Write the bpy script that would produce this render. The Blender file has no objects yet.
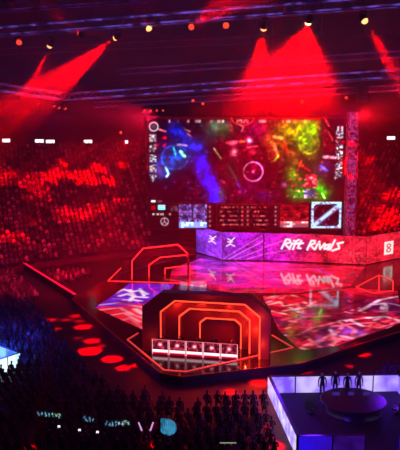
import bpy, bmesh, math, random
import numpy as np
from mathutils import Vector, Matrix

rnd = random.Random(7)
C = bpy.context.scene.collection
PI = math.pi

# ------------------------------------------------------------------ camera
F, CX, CY, HOR, CAMZ = 700.0, 200.0, 225.0, 120.0, 18.6
PITCH = math.atan((CY - HOR) / F)
sc = bpy.context.scene
cam_d = bpy.data.cameras.new('camera')
cam = bpy.data.objects.new('camera', cam_d)
C.objects.link(cam)
cam.location = (0, 0, CAMZ)
cam.rotation_euler = (PI / 2 - PITCH, 0, 0)
cam_d.sensor_fit = 'VERTICAL'
cam_d.sensor_height = 36.0
cam_d.lens = 36.0 * F / 450.0
cam_d.clip_end = 600
cam_d.clip_start = 0.5
sc.camera = cam
sc.view_settings.view_transform = 'Standard'
sc.view_settings.look = 'None'
sc.view_settings.exposure = 0.0
sc.view_settings.gamma = 1.0

O = Vector((0, 0, CAMZ))
FW = Vector((0, math.cos(PITCH), -math.sin(PITCH)))
UP = Vector((0, math.sin(PITCH), math.cos(PITCH)))


def ray(x, y):
    return FW + Vector((1, 0, 0)) * ((x - CX) / F) + UP * ((CY - y) / F)


def gp(x, y, z=0.0):              # sight line meets the level z
    d = ray(x, y)
    return O + d * ((z - CAMZ) / d.z)


def vp(x, y, Y):                  # sight line meets the upright plane at depth Y
    d = ray(x, y)
    return O + d * (Y / d.y)


def project(p):
    v = Vector(p) - O
    k = v.dot(FW)
    return CX + F * v.x / k, CY - F * v.dot(UP) / k


# ------------------------------------------------------------------ colour and materials
def lin(c):
    out = []
    for v in c[:3]:
        v = v / 255.0
        out.append(v / 12.92 if v <= 0.04045 else ((v + 0.055) / 1.055) ** 2.4)
    return tuple(out)


def lin_np(a):
    a = np.clip(a / 255.0, 0, 1)
    return np.where(a <= 0.04045, a / 12.92, ((a + 0.055) / 1.055) ** 2.4)


def principled(name, col, rough=0.6, metal=0.0, noise=0.0, nscale=8.0, emit=None, strength=0.0, spec=0.5):
    m = bpy.data.materials.new(name)
    m.use_nodes = True
    nt = m.node_tree
    b = nt.nodes['Principled BSDF']
    c = (*lin(col), 1)
    b.inputs['Base Color'].default_value = c
    b.inputs['Roughness'].default_value = rough
    b.inputs['Metallic'].default_value = metal
    b.inputs['Specular IOR Level'].default_value = spec
    if noise > 0:
        tc = nt.nodes.new('ShaderNodeTexCoord')
        n = nt.nodes.new('ShaderNodeTexNoise')
        n.inputs['Scale'].default_value = nscale
        n.inputs['Detail'].default_value = 4
        r = nt.nodes.new('ShaderNodeValToRGB')
        r.color_ramp.elements[0].position = 0.3
        r.color_ramp.elements[1].position = 0.7
        r.color_ramp.elements[0].color = tuple(v * (1 - noise) for v in c[:3]) + (1,)
        r.color_ramp.elements[1].color = tuple(min(1, v * (1 + noise)) for v in c[:3]) + (1,)
        nt.links.new(tc.outputs['Object'], n.inputs['Vector'])
        nt.links.new(n.outputs['Fac'], r.inputs['Fac'])
        nt.links.new(r.outputs['Color'], b.inputs['Base Color'])
    if emit:
        b.inputs['Emission Color'].default_value = (*lin(emit), 1)
        b.inputs['Emission Strength'].default_value = strength
    return m


def attr_mat(name, strength, rough=0.4, base=(12, 8, 12), attr='content', emits=True, spec=0.5):
    m = bpy.data.materials.new(name)
    m.use_nodes = True
    nt = m.node_tree
    b = nt.nodes['Principled BSDF']
    a = nt.nodes.new('ShaderNodeAttribute')
    a.attribute_name = attr
    b.inputs['Roughness'].default_value = rough
    b.inputs['Specular IOR Level'].default_value = spec
    if emits:
        b.inputs['Base Color'].default_value = (*lin(base), 1)
        nt.links.new(a.outputs['Color'], b.inputs['Emission Color'])
        b.inputs['Emission Strength'].default_value = strength
    else:
        nt.links.new(a.outputs['Color'], b.inputs['Base Color'])
    return m


def random_mat(name, cols, rough=0.8):
    """one colour per object copy, picked from a ramp"""
    m = bpy.data.materials.new(name)
    m.use_nodes = True
    nt = m.node_tree
    b = nt.nodes['Principled BSDF']
    oi = nt.nodes.new('ShaderNodeObjectInfo')
    r = nt.nodes.new('ShaderNodeValToRGB')
    r.color_ramp.interpolation = 'CONSTANT'
    els = r.color_ramp.elements
    while len(els) < len(cols):
        els.new(0.5)
    for i, c in enumerate(cols):
        els[i].position = i / len(cols)
        els[i].color = (*lin(c), 1)
    nt.links.new(oi.outputs['Random'], r.inputs['Fac'])
    nt.links.new(r.outputs['Color'], b.inputs['Base Color'])
    b.inputs['Roughness'].default_value = rough
    return m


def patchy_emit(name, c1, c2, strength, scale):
    m = bpy.data.materials.new(name)
    m.use_nodes = True
    nt = m.node_tree
    b = nt.nodes['Principled BSDF']
    b.inputs['Base Color'].default_value = (0.02, 0.02, 0.03, 1)
    tc = nt.nodes.new('ShaderNodeTexCoord')
    n = nt.nodes.new('ShaderNodeTexNoise')
    n.inputs['Scale'].default_value = scale
    n.inputs['Detail'].default_value = 3
    r = nt.nodes.new('ShaderNodeValToRGB')
    r.color_ramp.elements[0].position = 0.42
    r.color_ramp.elements[1].position = 0.62
    r.color_ramp.elements[0].color = (*lin(c1), 1)
    r.color_ramp.elements[1].color = (*lin(c2), 1)
    nt.links.new(tc.outputs['Object'], n.inputs['Vector'])
    nt.links.new(n.outputs['Fac'], r.inputs['Fac'])
    nt.links.new(r.outputs['Color'], b.inputs['Emission Color'])
    b.inputs['Emission Strength'].default_value = strength
    return m


M = {
    'floor': principled('arena floor', (38, 33, 40), 0.55, noise=0.3, nscale=0.6),
    'concrete': principled('stand concrete', (58, 52, 60), 0.85, noise=0.3, nscale=0.5),
    'wall': principled('dark wall', (30, 26, 34), 0.9, noise=0.3, nscale=0.3),
    'ceiling': principled('dark ceiling', (16, 14, 20), 0.95, noise=0.2, nscale=0.3),
    'deck': principled('glossy stage deck', (28, 10, 20), 0.12, noise=0.2, nscale=1.0),
    'skirt': principled('stage skirt', (14, 10, 16), 0.5),
    'black': principled('black metal', (18, 16, 20), 0.45, 0.3),
    'booth': principled('booth panel', (90, 30, 28), 0.4),
    'truss': principled('truss aluminium', (150, 150, 160), 0.4, 0.8, noise=0.2, nscale=2),
    'lens': principled('lamp lens', (255, 160, 110), 0.3, emit=(255, 150, 90), strength=4.0),
    'lens_hot': principled('bright lamp lens', (255, 200, 150), 0.3, emit=(255, 190, 130), strength=9.0),
    'lens_red': principled('red lamp lens', (255, 60, 40), 0.3, emit=(255, 70, 40), strength=1.6),
    'neon': principled('orange neon', (255, 90, 40), 0.4, emit=(255, 74, 40), strength=1.9),
    'neon_dim': principled('coral neon', (255, 90, 70), 0.4, emit=(250, 70, 62), strength=0.62),
    'neon_edge': principled('red edge strip', (30, 6, 10), 0.4, emit=(200, 14, 30), strength=0.12),
    'white_light': principled('white light', (255, 240, 245), 0.4, emit=(255, 225, 235), strength=2.0),
    'strip': patchy_emit('imitated violet truss wash', (20, 8, 70), (120, 90, 235), 0.8, 1.1),
    'strip_dim': patchy_emit('dim imitated violet truss wash', (10, 2, 28), (90, 30, 130), 0.5, 1.0),
    'tower': patchy_emit('speckled tower light', (14, 2, 24), (150, 70, 170), 0.6, 3.0),
    'desk': principled('dark desk', (40, 24, 40), 0.35),
    'plastic': principled('black plastic', (20, 18, 22), 0.4),
    'monitor_glow': principled('monitor picture', (60, 40, 90), 0.3, emit=(70, 50, 160), strength=0.5),
    'chair': principled('chair leather', (24, 20, 26), 0.5),
    'hair': principled('black hair', (14, 11, 12), 0.6),
    'skin': principled('skin', (196, 150, 126), 0.55),
    'jersey': principled('team jersey', (60, 24, 30), 0.8),
    'trousers': principled('dark trousers', (26, 26, 34), 0.85),
    'suit': principled('dark suit', (22, 20, 34), 0.8),
    'eye': principled('eye', (20, 16, 16), 0.3),
    'phone': principled('phone screen', (240, 240, 250), 0.3, emit=(250, 235, 235), strength=1.3),
    'stick': principled('glow stick', (240, 190, 240), 0.4, emit=(240, 170, 240), strength=0.8),
    'frame': principled('panel frame', (16, 14, 30), 0.5),
}
M['panel_white'] = patchy_emit('lilac light panel', (165, 140, 255), (238, 222, 255), 1.1, 1.1)
M['panel_blue'] = patchy_emit('deep blue light panel', (48, 10, 175), (38, 14, 240), 1.0, 0.35)
M['panel_violet'] = patchy_emit('dim violet light panel', (36, 6, 90), (70, 20, 150), 0.8, 0.6)
M['panel_lilac'] = patchy_emit('lilac inner light panel', (125, 85, 235), (205, 185, 255), 1.1, 0.5)
M['panel_cyan'] = patchy_emit('ice white light panel', (120, 190, 240), (225, 250, 250), 1.3, 0.5)
M['panel_sky'] = patchy_emit('pale blue light panel', (60, 120, 230), (150, 215, 250), 1.1, 0.5)
M['led'] = attr_mat('led picture', 1.9, rough=0.6, base=(3, 2, 3), spec=0.05)
M['led_wall'] = attr_mat('led wall picture', 1.2, rough=0.6, base=(3, 2, 3), spec=0.05)
M['led_floor'] = attr_mat('led floor picture', 1.05, rough=0.06, base=(16, 8, 14), spec=1.0)
M['sign'] = attr_mat('sign picture', 0.9)
M['crowd'] = attr_mat('crowd clothes', 0, rough=0.85, emits=False)
M['clothes'] = random_mat('audience clothes', [(60, 52, 54), (40, 36, 40), (72, 66, 66), (30, 30, 34), (52, 44, 46), (26, 26, 28), (46, 46, 54)])


# ------------------------------------------------------------------ objects
def chain_matrix(o):
    m = Matrix.Identity(4)
    while o is not None:
        m = Matrix.LocRotScale(o.location, o.rotation_euler, o.scale) @ m
        o = o.parent
    return m


def tag(o, label=None, cat=None, group=None, kind=None):
    if label: o['label'] = label
    if cat: o['category'] = cat
    if group: o['group'] = group
    if kind: o['kind'] = kind
    return o


def thing(name, label, cat, loc=(0, 0, 0), rz=0.0, group=None):
    o = bpy.data.objects.new(name, None)
    o.empty_display_size = 0.2
    o.location = loc
    o.rotation_euler = (0, 0, rz)
    C.objects.link(o)
    return tag(o, label, cat, group)


def finish(name, me, mat, parent):
    o = bpy.data.objects.new(name, me)
    if mat is not None:
        for m_ in (mat if isinstance(mat, (list, tuple)) else [mat]):
            me.materials.append(m_)
    C.objects.link(o)
    if parent is not None:
        me.transform(chain_matrix(parent).inverted())
        o.parent = parent
    return o


class MB:
    """collects shapes given in scene coordinates; build() makes them one mesh object"""
    def __init__(s):
        s.v, s.f, s.sm = [], [], []

    def add(s, vs, fs, smooth=False):
        n = len(s.v)
        s.v += [tuple(v) for v in vs]
        s.f += [tuple(i + n for i in f) for f in fs]
        s.sm += [smooth] * len(fs)
        return s

    def box(s, c, size, rz=0.0):
        R = Matrix.Rotation(rz, 3, 'Z')
        c = Vector(c)
        vs = []
        for z in (-.5, .5):
            for x, y in ((-.5, -.5), (.5, -.5), (.5, .5), (-.5, .5)):
                vs.append(c + R @ Vector((x * size[0], y * size[1], z * size[2])))
        return s.add(vs, [(3, 2, 1, 0), (4, 5, 6, 7), (0, 1, 5, 4), (1, 2, 6, 5), (2, 3, 7, 6), (3, 0, 4, 7)])

    def bar(s, a, b, w, h=None, up=Vector((0, 0, 1))):
        h = h or w
        a, b = Vector(a), Vector(b)
        d = (b - a).normalized()
        if abs(d.dot(up)) > 0.98:
            up = Vector((0, 1, 0))
        sd = d.cross(up).normalized()
        u2 = sd.cross(d).normalized()
        vs = []
        for p in (a, b):
            for x, y in ((-.5, -.5), (.5, -.5), (.5, .5), (-.5, .5)):
                vs.append(p + sd * x * w + u2 * y * h)
        return s.add(vs, [(3, 2, 1, 0), (4, 5, 6, 7), (0, 1, 5, 4), (1, 2, 6, 5), (2, 3, 7, 6), (3, 0, 4, 7)])

    def tube(s, a, b, r0, r1=None, n=12):
        r1 = r0 if r1 is None else r1
        a, b = Vector(a), Vector(b)
        d = (b - a).normalized()
        up = Vector((0, 0, 1)) if abs(d.z) < 0.95 else Vector((1, 0, 0))
        sd = d.cross(up).normalized()
        u2 = sd.cross(d)
        vs = []
        for p, r in ((a, r0), (b, r1)):
            for i in range(n):
                t = 2 * PI * i / n
                vs.append(p + (sd * math.cos(t) + u2 * math.sin(t)) * r)
        fs = [(i, (i + 1) % n, n + (i + 1) % n, n + i) for i in range(n)]
        s.add(vs, fs, True)
        s.add(vs[:n], [tuple(range(n - 1, -1, -1))])
        s.add(vs[n:], [tuple(range(n))])
        return s

    def lathe(s, c, prof, n=16, axis=Vector((0, 0, 1))):
        c = Vector(c)
        q = Vector((0, 0, 1)).rotation_difference(axis)
        vs = []
        for r, z in prof:
            for i in range(n):
                t = 2 * PI * i / n
                vs.append(c + q @ Vector((r * math.cos(t), r * math.sin(t), z)))
        fs = []
        for k in range(len(prof) - 1):
            for i in range(n):
                j = (i + 1) % n
                fs.append((k * n + i, k * n + j, (k + 1) * n + j, (k + 1) * n + i))
        s.add(vs, fs, True)
        return s

    def prism(s, pts, z0, z1):
        n = len(pts)
        vs = [(p[0], p[1], z0) for p in pts] + [(p[0], p[1], z1) for p in pts]
        fs = [tuple(range(n - 1, -1, -1)), tuple(range(n, 2 * n))]
        fs += [(i, (i + 1) % n, n + (i + 1) % n, n + i) for i in range(n)]
        return s.add(vs, fs)

    def band(s, outer, inner, d):
        """outer/inner matching polylines (3D), extruded along vector d"""
        n = len(outer)
        vs = list(outer) + list(inner) + [p + d for p in outer] + [p + d for p in inner]
        fs = []
        for i in range(n - 1):
            fs += [(i, i + 1, n + i + 1, n + i), (2 * n + i + 1, 2 * n + i, 3 * n + i, 3 * n + i + 1),
                   (i + 1, i, 2 * n + i, 2 * n + i + 1), (n + i, n + i + 1, 3 * n + i + 1, 3 * n + i)]
        fs += [(0, n, 3 * n, 2 * n), (2 * n - 1, n - 1, 3 * n - 1, 4 * n - 1)]
        return s.add(vs, fs)

    def mesh(s, name):
        me = bpy.data.meshes.new(name)
        me.from_pydata(s.v, [], s.f)
        for p, f in zip(me.polygons, s.sm):
            p.use_smooth = f
        me.update()
        return me

    def build(s, name, mat, parent=None):
        return finish(name, s.mesh(name), mat, parent)


# ------------------------------------------------------------------ LED canvases (picture content per grid point)
class Canvas:
    """a picture in its own coordinates: x0..x1 right, y0..y1 down"""
    def __init__(s, x0, x1, y0, y1, nx, ny, bg, seed=1):
        s.x0, s.x1, s.y0, s.y1, s.nx, s.ny = x0, x1, y0, y1, nx, ny
        s.X, s.Y = np.meshgrid(np.linspace(x0, x1, nx), np.linspace(y0, y1, ny))
        s.a = np.zeros((ny, nx, 3)) + np.array(bg, float)
        s.r = np.random.RandomState(seed)

    def mix(s, m, col):
        m = np.clip(m, 0, 1)[..., None]
        s.a = s.a * (1 - m) + np.array(col, float) * m

    def blob(s, x, y, rx, ry, col, k=1.0, rot=0.0, p=2.0):
        c, sn = math.cos(rot), math.sin(rot)
        u = ((s.X - x) * c + (s.Y - y) * sn) / rx
        v = (-(s.X - x) * sn + (s.Y - y) * c) / ry
        s.mix(k * np.exp(-(u * u + v * v) ** (p / 2)), col)

    def line(s, pts, w, col, k=1.0):
        best = np.full(s.X.shape, 1e9)
        for (ax, ay), (bx, by) in zip(pts[:-1], pts[1:]):
            dx, dy = bx - ax, by - ay
            t = np.clip(((s.X - ax) * dx + (s.Y - ay) * dy) / (dx * dx + dy * dy + 1e-9), 0, 1)
            best = np.minimum(best, np.hypot(s.X - ax - t * dx, s.Y - ay - t * dy))
        s.mix(k * np.clip(1.5 - best / (w / 2), 0, 1), col)

    def ring(s, x, y, r, w, col, k=1.0, ys=1.0):
        d = np.abs(np.hypot(s.X - x, (s.Y - y) / ys) - r)
        s.mix(k * np.clip(1.5 - d / (w / 2), 0, 1), col)

    def rect(s, x0, y0, x1, y1, col, k=1.0):
        m = (s.X >= x0) & (s.X <= x1) & (s.Y >= y0) & (s.Y <= y1)
        s.mix(k * m.astype(float), col)

    def speck(s, x0, y0, x1, y1, cw, ch, col, prob=0.5, k=1.0):
        nx, ny = max(1, int((x1 - x0) / cw)), max(1, int((y1 - y0) / ch))
        g = s.r.rand(ny, nx)
        g = np.where(g < prob, s.r.rand(ny, nx) * 0.6 + 0.4, 0)
        ix = np.clip(((s.X - x0) / cw).astype(int), 0, nx - 1)
        iy = np.clip(((s.Y - y0) / ch).astype(int), 0, ny - 1)
        inside = (s.X >= x0) & (s.X <= x1) & (s.Y >= y0) & (s.Y <= y1)
        s.mix(k * g[iy, ix] * inside, col)

    def noise(s, scale, amp):
        ny, nx = int(abs(s.y1 - s.y0) / scale) + 3, int(abs(s.x1 - s.x0) / scale) + 3
        g = s.r.rand(ny, nx) * 2 - 1
        fx, fy = np.abs(s.X - s.x0) / scale, np.abs(s.Y - s.y0) / scale
        ix, iy = fx.astype(int), fy.astype(int)
        tx, ty = fx - ix, fy - iy
        n = (g[iy, ix] * (1 - tx) * (1 - ty) + g[iy, ix + 1] * tx * (1 - ty) + g[iy + 1, ix] * (1 - tx) * ty + g[iy + 1, ix + 1] * tx * ty)
        s.a = np.clip(s.a * (1 + amp * n[..., None]), 0, 255)

    def poly_mask(s, pts):
        m = np.zeros(s.X.shape, bool)
        n = len(pts)
        for i in range(n):
            x1, y1 = pts[i]
            x2, y2 = pts[(i + 1) % n]
            if y1 == y2: continue
            c = ((y1 > s.Y) != (y2 > s.Y)) & (s.X < (x2 - x1) * (s.Y - y1) / (y2 - y1) + x1)
            m ^= c
        return m

    def poly(s, pts, col, k=1.0):
        s.mix(k * s.poly_mask(pts).astype(float), col)

    def mesh(s, name, place, keep=None):
        """place(X, Y) -> arrays of scene coordinates for every grid point"""
        P = place(s.X, s.Y)
        me = bpy.data.meshes.new(name)
        idx = np.arange(s.nx * s.ny).reshape(s.ny, s.nx)
        q = np.stack([idx[1:, :-1], idx[1:, 1:], idx[:-1, 1:], idx[:-1, :-1]], -1)
        if keep is not None:
            kq = keep[1:, :-1] & keep[1:, 1:] & keep[:-1, 1:] & keep[:-1, :-1]
            q = q[kq]
        q = q.reshape(-1, 4)
        used, inv = np.unique(q, return_inverse=True)
        q = inv.reshape(-1, 4)
        co = np.stack([p.ravel() for p in P], -1)[used]
        me.from_pydata([tuple(v) for v in co.tolist()], [], [tuple(f) for f in q.tolist()])
        at = me.color_attributes.new('content', 'FLOAT_COLOR', 'POINT')
        col = np.ones((len(used), 4), np.float32)
        col[:, :3] = lin_np(s.a.reshape(-1, 3)[used])
        at.data.foreach_set('color', col.ravel())
        me.update()
        return me


def pip(x, y, pts):
    c = False
    n = len(pts)
    for i in range(n):
        x1, y1 = pts[i]; x2, y2 = pts[(i + 1) % n]
        if (y1 > y) != (y2 > y) and x < (x2 - x1) * (y - y1) / (y2 - y1) + x1:
            c = not c
    return c


# ------------------------------------------------------------------ the hall
FLZ = -0.7                               # hall floor; stage deck is z = 0
tag(MB().box((5, 70, FLZ - 0.25), (160, 160, 0.5)).build('floor', M['floor']), kind='structure')
tag(MB().box((5, 70, 36.25), (160, 160, 0.5)).build('ceiling', M['ceiling']), kind='structure')
tag(MB().box((-75, 70, 17.2), (0.6, 160, 37.5)).build('wall_left', M['wall']), kind='structure')
tag(MB().box((85, 70, 17.2), (0.6, 160, 37.5)).build('wall_right', M['wall']), kind='structure')
tag(MB().box((5, 149.5, 17.2), (160, 0.6, 37.5)).build('wall_back', M['wall']), kind='structure')

SCX, SCY, SA, SB = 5.0, 65.0, 38.0, 35.5  # inner rim of the oval stand
NROW, RUN, RISE, ST0 = 32, 0.95, 0.45, 0.0


def oval(t, ang):
    return SCX + (SA + t) * math.cos(ang), SCY + (SB + t) * math.sin(ang)


def build_stand():
    mb = MB()
    A0, A1, n = math.radians(-10), math.radians(190), 96
    prof = [(0, FLZ)]
    for r in range(NROW):
        prof += [(r * RUN, ST0 + r * RISE), ((r + 1) * RUN, ST0 + r * RISE)]
    T, Z = NROW * RUN, ST0 + (NROW - 1) * RISE
    prof += [(T, Z), (T, Z + 4.2), (T - 2.5, Z + 4.2), (T - 2.5, Z + 5.4), (T + 8, Z + 11), (T + 8, FLZ)]
    vs = []
    for k in range(n + 1):
        a = A0 + (A1 - A0) * k / n
        for t, z in prof:
            x, y = oval(t, a)
            vs.append((x, y, z))
    m = len(prof)
    fs = []
    for k in range(n):
        for i in range(m - 1):
            fs.append((k * m + i, (k + 1) * m + i, (k + 1) * m + i + 1, k * m + i + 1))
    fs += [tuple(range(m)), tuple(range(n * m + m - 1, n * m - 1, -1))]
    mb.add(vs, fs)
    return tag(mb.build('grandstand', M['concrete']), kind='structure')


build_stand()


def stand_hit(px, py):
    d = ray(px, py)
    prev = None
    for i in range(400, 1500):
        k = i * 0.1
        p = O + d * k
        # t for this point
        lo, hi = -20.0, 60.0
        for _ in range(30):
            mid = (lo + hi) / 2
            v = ((p.x - SCX) / (SA + mid)) ** 2 + ((p.y - SCY) / (SB + mid)) ** 2
            if v > 1: lo = mid
            else: hi = mid
        t = lo
        surf = FLZ if t < 0 else ST0 + t / RUN * RISE + 0.5
        if p.z <= surf:
            return p
    return O + d * 130


# ------------------------------------------------------------------ stage
stage_px = [(72, 299), (118, 274), (196, 254), (222, 259), (263, 259), (366, 264), (418, 255), (430, 322), (300, 364), (182, 377), (160, 373), (118, 338)]
STAGE = [(gp(x, y).x, gp(x, y).y) for x, y in stage_px]
stage = thing('stage', 'large hexagonal red-lit stage with glossy picture floor in the arena centre', 'stage', (4, 70, FLZ))
MB().prism(STAGE[::-1], FLZ, -0.06).build('platform', M['skirt'], stage)
MB().prism(STAGE[::-1], -0.06, 0.0).build('deck', M['deck'], stage)
e = MB()
n = len(STAGE)
for i in range(n):
    if i in (2, 3, 4, 5): continue
    a, b = STAGE[i], STAGE[(i + 1) % n]
    e.bar((a[0], a[1], 0.03), (b[0], b[1], 0.03), 0.10, 0.06)
e.build('edge_strip', M['neon_edge'], stage)


def gpx(pts, z=0.0):
    return [(gp(x, y, z).x, gp(x, y, z).y) for x, y in pts]


def floor_screen(name, px_poly, bg, paint, step, lift=0.012, label=None):
    poly = gpx(px_poly)
    xs, ys = [p[0] for p in poly], [p[1] for p in poly]
    nx, ny = int((max(xs) - min(xs)) / step[0]) + 2, int((max(ys) - min(ys)) / step[1]) + 2
    cv = Canvas(min(xs), max(xs), max(ys), min(ys), nx, ny, bg, seed=len(name))
    # canvas y grows downwards in the picture: here it is just the hall's Y axis
    paint(cv)
    keep = cv.poly_mask(poly)
    me = cv.mesh(name, lambda X, Y: (X, Y, np.full(X.shape, lift)), keep)
    # faces must look up
    bm = bmesh.new(); bm.from_mesh(me)
    bmesh.ops.recalc_face_normals(bm, faces=bm.faces)
    if bm.faces[0].normal.z < 0:
        bmesh.ops.reverse_faces(bm, faces=bm.faces)
    bm.to_mesh(me); bm.free()
    o = finish(name, me, M['led_floor'], stage)
    if label: o['label'] = label
    return o


def L(cv, px, w, col, k=1.0):
    cv.line(gpx(px), w, col, k)


def PB(cv, x, y, rx, ry, col, k=1.0):
    """soft patch; size given in metres"""
    p = gp(x, y)
    cv.blob(p.x, p.y, rx, ry, col, k)


def paint_emblem(cv):
    cv.poly(gpx([(85, 312), (100, 307), (158, 306), (175, 331), (90, 340)]), (215, 22, 44))
    PB(cv, 128, 321, 3, 2.5, (240, 40, 60), 0.8)
    L(cv, [(100, 305), (118, 303), (136, 306), (150, 309)], 0.5, (235, 190, 225), 0.8)
    L(cv, [(117, 292), (124, 289.5), (131, 292), (140, 290.5), (147, 294)], 0.5, (245, 232, 252), 0.95)
    L(cv, [(120, 296), (128, 294), (136, 297), (146, 297.5)], 0.6, (240, 228, 250), 0.95)
    L(cv, [(124, 300), (133, 300), (141, 301)], 0.5, (235, 215, 245), 0.9)
    L(cv, [(130, 290), (134, 296), (130, 301)], 0.5, (240, 225, 250), 0.9)
    L(cv, [(140, 289), (144, 296)], 0.4, (240, 225, 250), 0.9)
    L(cv, [(110, 294), (119, 293)], 0.25, (215, 190, 245), 0.8)
    L(cv, [(112, 299), (124, 299)], 0.22, (200, 160, 245), 0.8)
    L(cv, [(120, 304), (145, 305)], 0.8, (200, 30, 70), 0.9)
    L(cv, [(99, 310), (120, 308), (133, 315), (147, 319)], 0.45, (250, 150, 170), 0.8)
    L(cv, [(108, 316), (124, 313), (140, 322)], 0.35, (250, 160, 170), 0.7)
    L(cv, [(118, 322), (130, 318), (142, 328)], 0.35, (240, 110, 130), 0.7)
    L(cv, [(135, 309), (150, 318)], 0.7, (245, 200, 210), 0.7)
    cv.noise(0.8, 0.25)


floor_screen('floor_screen', [(130, 283), (176, 284), (152, 309), (144, 331), (94, 308)], (105, 24, 190), paint_emblem, (0.1, 0.22), label='purple and red picture floor panel with a white swooping emblem')


def paint_centre(cv):  # picture colours also paint in the folded wall's reflection
    PB(cv, 232, 264, 6, 6, (205, 30, 190), 0.95)
    PB(cv, 278, 268, 5, 7, (225, 25, 130), 0.8)
    PB(cv, 208, 262, 3, 5, (150, 40, 210), 0.8)
    PB(cv, 330, 276, 7, 7, (235, 14, 30), 0.7)
    PB(cv, 262, 279, 5, 3, (240, 20, 90), 0.8)
    PB(cv, 275, 287, 5, 3, (235, 14, 40), 0.8)
    PB(cv, 205, 282, 5, 4, (140, 10, 60), 0.8)
    L(cv, [(205, 274), (250, 276), (290, 281), (345, 279)], 0.9, (250, 110, 150), 0.35)
    L(cv, [(196, 268), (262, 270), (340, 268)], 0.7, (255, 120, 200), 0.3)
    L(cv, [(314, 268), (330, 275)], 0.8, (120, 50, 190), 0.6)
    L(cv, [(308, 278), (345, 281)], 0.7, (150, 50, 190), 0.5)
    for k in range(110):
        x = 172 + cv.r.rand() * 190; y = 260 + cv.r.rand() * 32
        dx = (cv.r.rand() - 0.5) * 34; dy = dx * (0.22 * cv.r.rand() - 0.08)
        col = ((60, 4, 50), (90, 0, 30), (255, 90, 150), (250, 60, 90), (130, 20, 150), (70, 0, 30))[int(cv.r.rand() * 6)]
        L(cv, [(x, y), (x + dx, y + dy)], 0.3 + 0.6 * cv.r.rand(), col, 0.5)
    cv.noise(2.0, 0.45); cv.noise(0.8, 0.3)


floor_screen('floor_screen', [(168, 283), (172, 268), (200, 258), (222, 262), (263, 262), (366, 267), (352, 286), (300, 293), (232, 293)], (190, 12, 40), paint_centre, (0.16, 0.3), label='magenta and red picture floor panel with painted reflection of the folded wall')


def paint_right(cv):
    PB(cv, 300, 318, 5, 4, (200, 14, 40), 0.8)
    PB(cv, 280, 300, 4, 4, (225, 30, 55), 0.9)
    PB(cv, 330, 300, 5, 5, (230, 12, 28), 0.8)
    PB(cv, 344, 331, 1.7, 1.6, (70, 20, 120), 0.95)
    PB(cv, 352, 333, 1.2, 1.2, (130, 70, 200), 0.9)
    PB(cv, 386, 307, 2.4, 2.6, (60, 10, 90), 0.95)
    PB(cv, 322, 312, 2.5, 1.6, (70, 8, 50), 0.8)
    PB(cv, 346, 302, 3.4, 2.6, (30, 2, 24), 0.85)
    PB(cv, 318, 318, 3, 1.2, (50, 4, 40), 0.7)
    PB(cv, 290, 322, 2.5, 1.6, (90, 10, 70), 0.7)
    for px in ([(268, 298), (286, 293), (297, 297)], [(268, 305), (280, 302), (284, 306), (297, 304), (300, 308)], [(284, 311), (310, 307), (304, 302)], [(270, 311), (285, 314)]):
        L(cv, px, 0.45, (255, 140, 130), 0.85)
    for px in ([(294, 338), (312, 328), (338, 322), (372, 317)], [(304, 346), (328, 337), (345, 340), (366, 334)], [(312, 332), (330, 327), (352, 324), (384, 322)],
               [(300, 333), (320, 347)], [(338, 322), (356, 330), (350, 337)], [(360, 325), (378, 328), (398, 322)], [(330, 340), (344, 325)], [(318, 343), (333, 333)]):
        L(cv, px, 0.42, (255, 120, 140), 0.7)
    for px in ([(330, 330), (336, 335), (352, 338)], [(340, 321), (350, 320), (362, 326)], [(368, 318), (386, 317), (400, 321)], [(360, 311), (380, 300), (400, 296)], [(372, 305), (388, 303), (400, 306)]):
        L(cv, px, 0.5, (250, 190, 225), 0.85)
    for px in ([(290, 325), (300, 318), (330, 316)], [(376, 312), (400, 312)], [(366, 330), (402, 315)]):
        L(cv, px, 0.4, (240, 60, 70), 0.8)
    for k in range(120):
        x = 268 + cv.r.rand() * 132; y = 294 + cv.r.rand() * 54
        dx = (cv.r.rand() - 0.4) * 16; dy = -dx * (0.15 + 0.4 * cv.r.rand()) * (1 if cv.r.rand() < 0.7 else -1)
        col = ((50, 2, 26), (255, 110, 120), (240, 180, 215), (60, 4, 40), (235, 40, 60), (120, 30, 120))[int(cv.r.rand() * 6)]
        L(cv, [(x, y), (x + dx, y + dy)], 0.25 + 0.3 * cv.r.rand(), col, 0.75)
    cv.noise(1.2, 0.45); cv.noise(0.5, 0.35)


floor_screen('floor_screen', [(262, 296), (300, 294), (352, 288), (398, 291), (404, 323), (338, 346), (300, 351), (278, 330)], (150, 10, 36), paint_right, (0.1, 0.2), label='red picture floor panel covered in angular pink and white line art')

nb = MB()
for px in ([(356, 287), (379, 275), (393, 281), (393, 291), (372, 293), (356, 287)], [(379, 275), (379, 292)]):
    for a, b in zip(px[:-1], px[1:]):
        nb.bar(gp(*a, 0.04), gp(*b, 0.04), 0.12, 0.05)
nb.build('neon_outline', M['neon_dim'], stage)

# ------------------------------------------------------------------ folded LED wall with the event's name
wall_px = [(196, 252), (222, 260), (263, 260.5), (366, 265), (412, 256)]
WP = [gp(x, y) for x, y in wall_px]
WH = 3.75
wt = thing('led_wall', 'long folded video wall in purple and red with white brush lettering', 'video wall', (WP[2].x, WP[2].y, 0))


def wall_col(x):
    ks = [(196, (95, 50, 215)), (222, (135, 50, 225)), (240, (150, 30, 215)), (262, (185, 24, 205)), (285, (200, 22, 160)), (305, (212, 24, 90)), (325, (220, 26, 56)), (412, (226, 26, 44))]
    for (a, c), (b, d) in zip(ks[:-1], ks[1:]):
        if x <= b:
            t = max(0, (x - a) / (b - a))
            return [c[i] + (d[i] - c[i]) * t for i in range(3)]
    return ks[-1][1]


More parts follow.
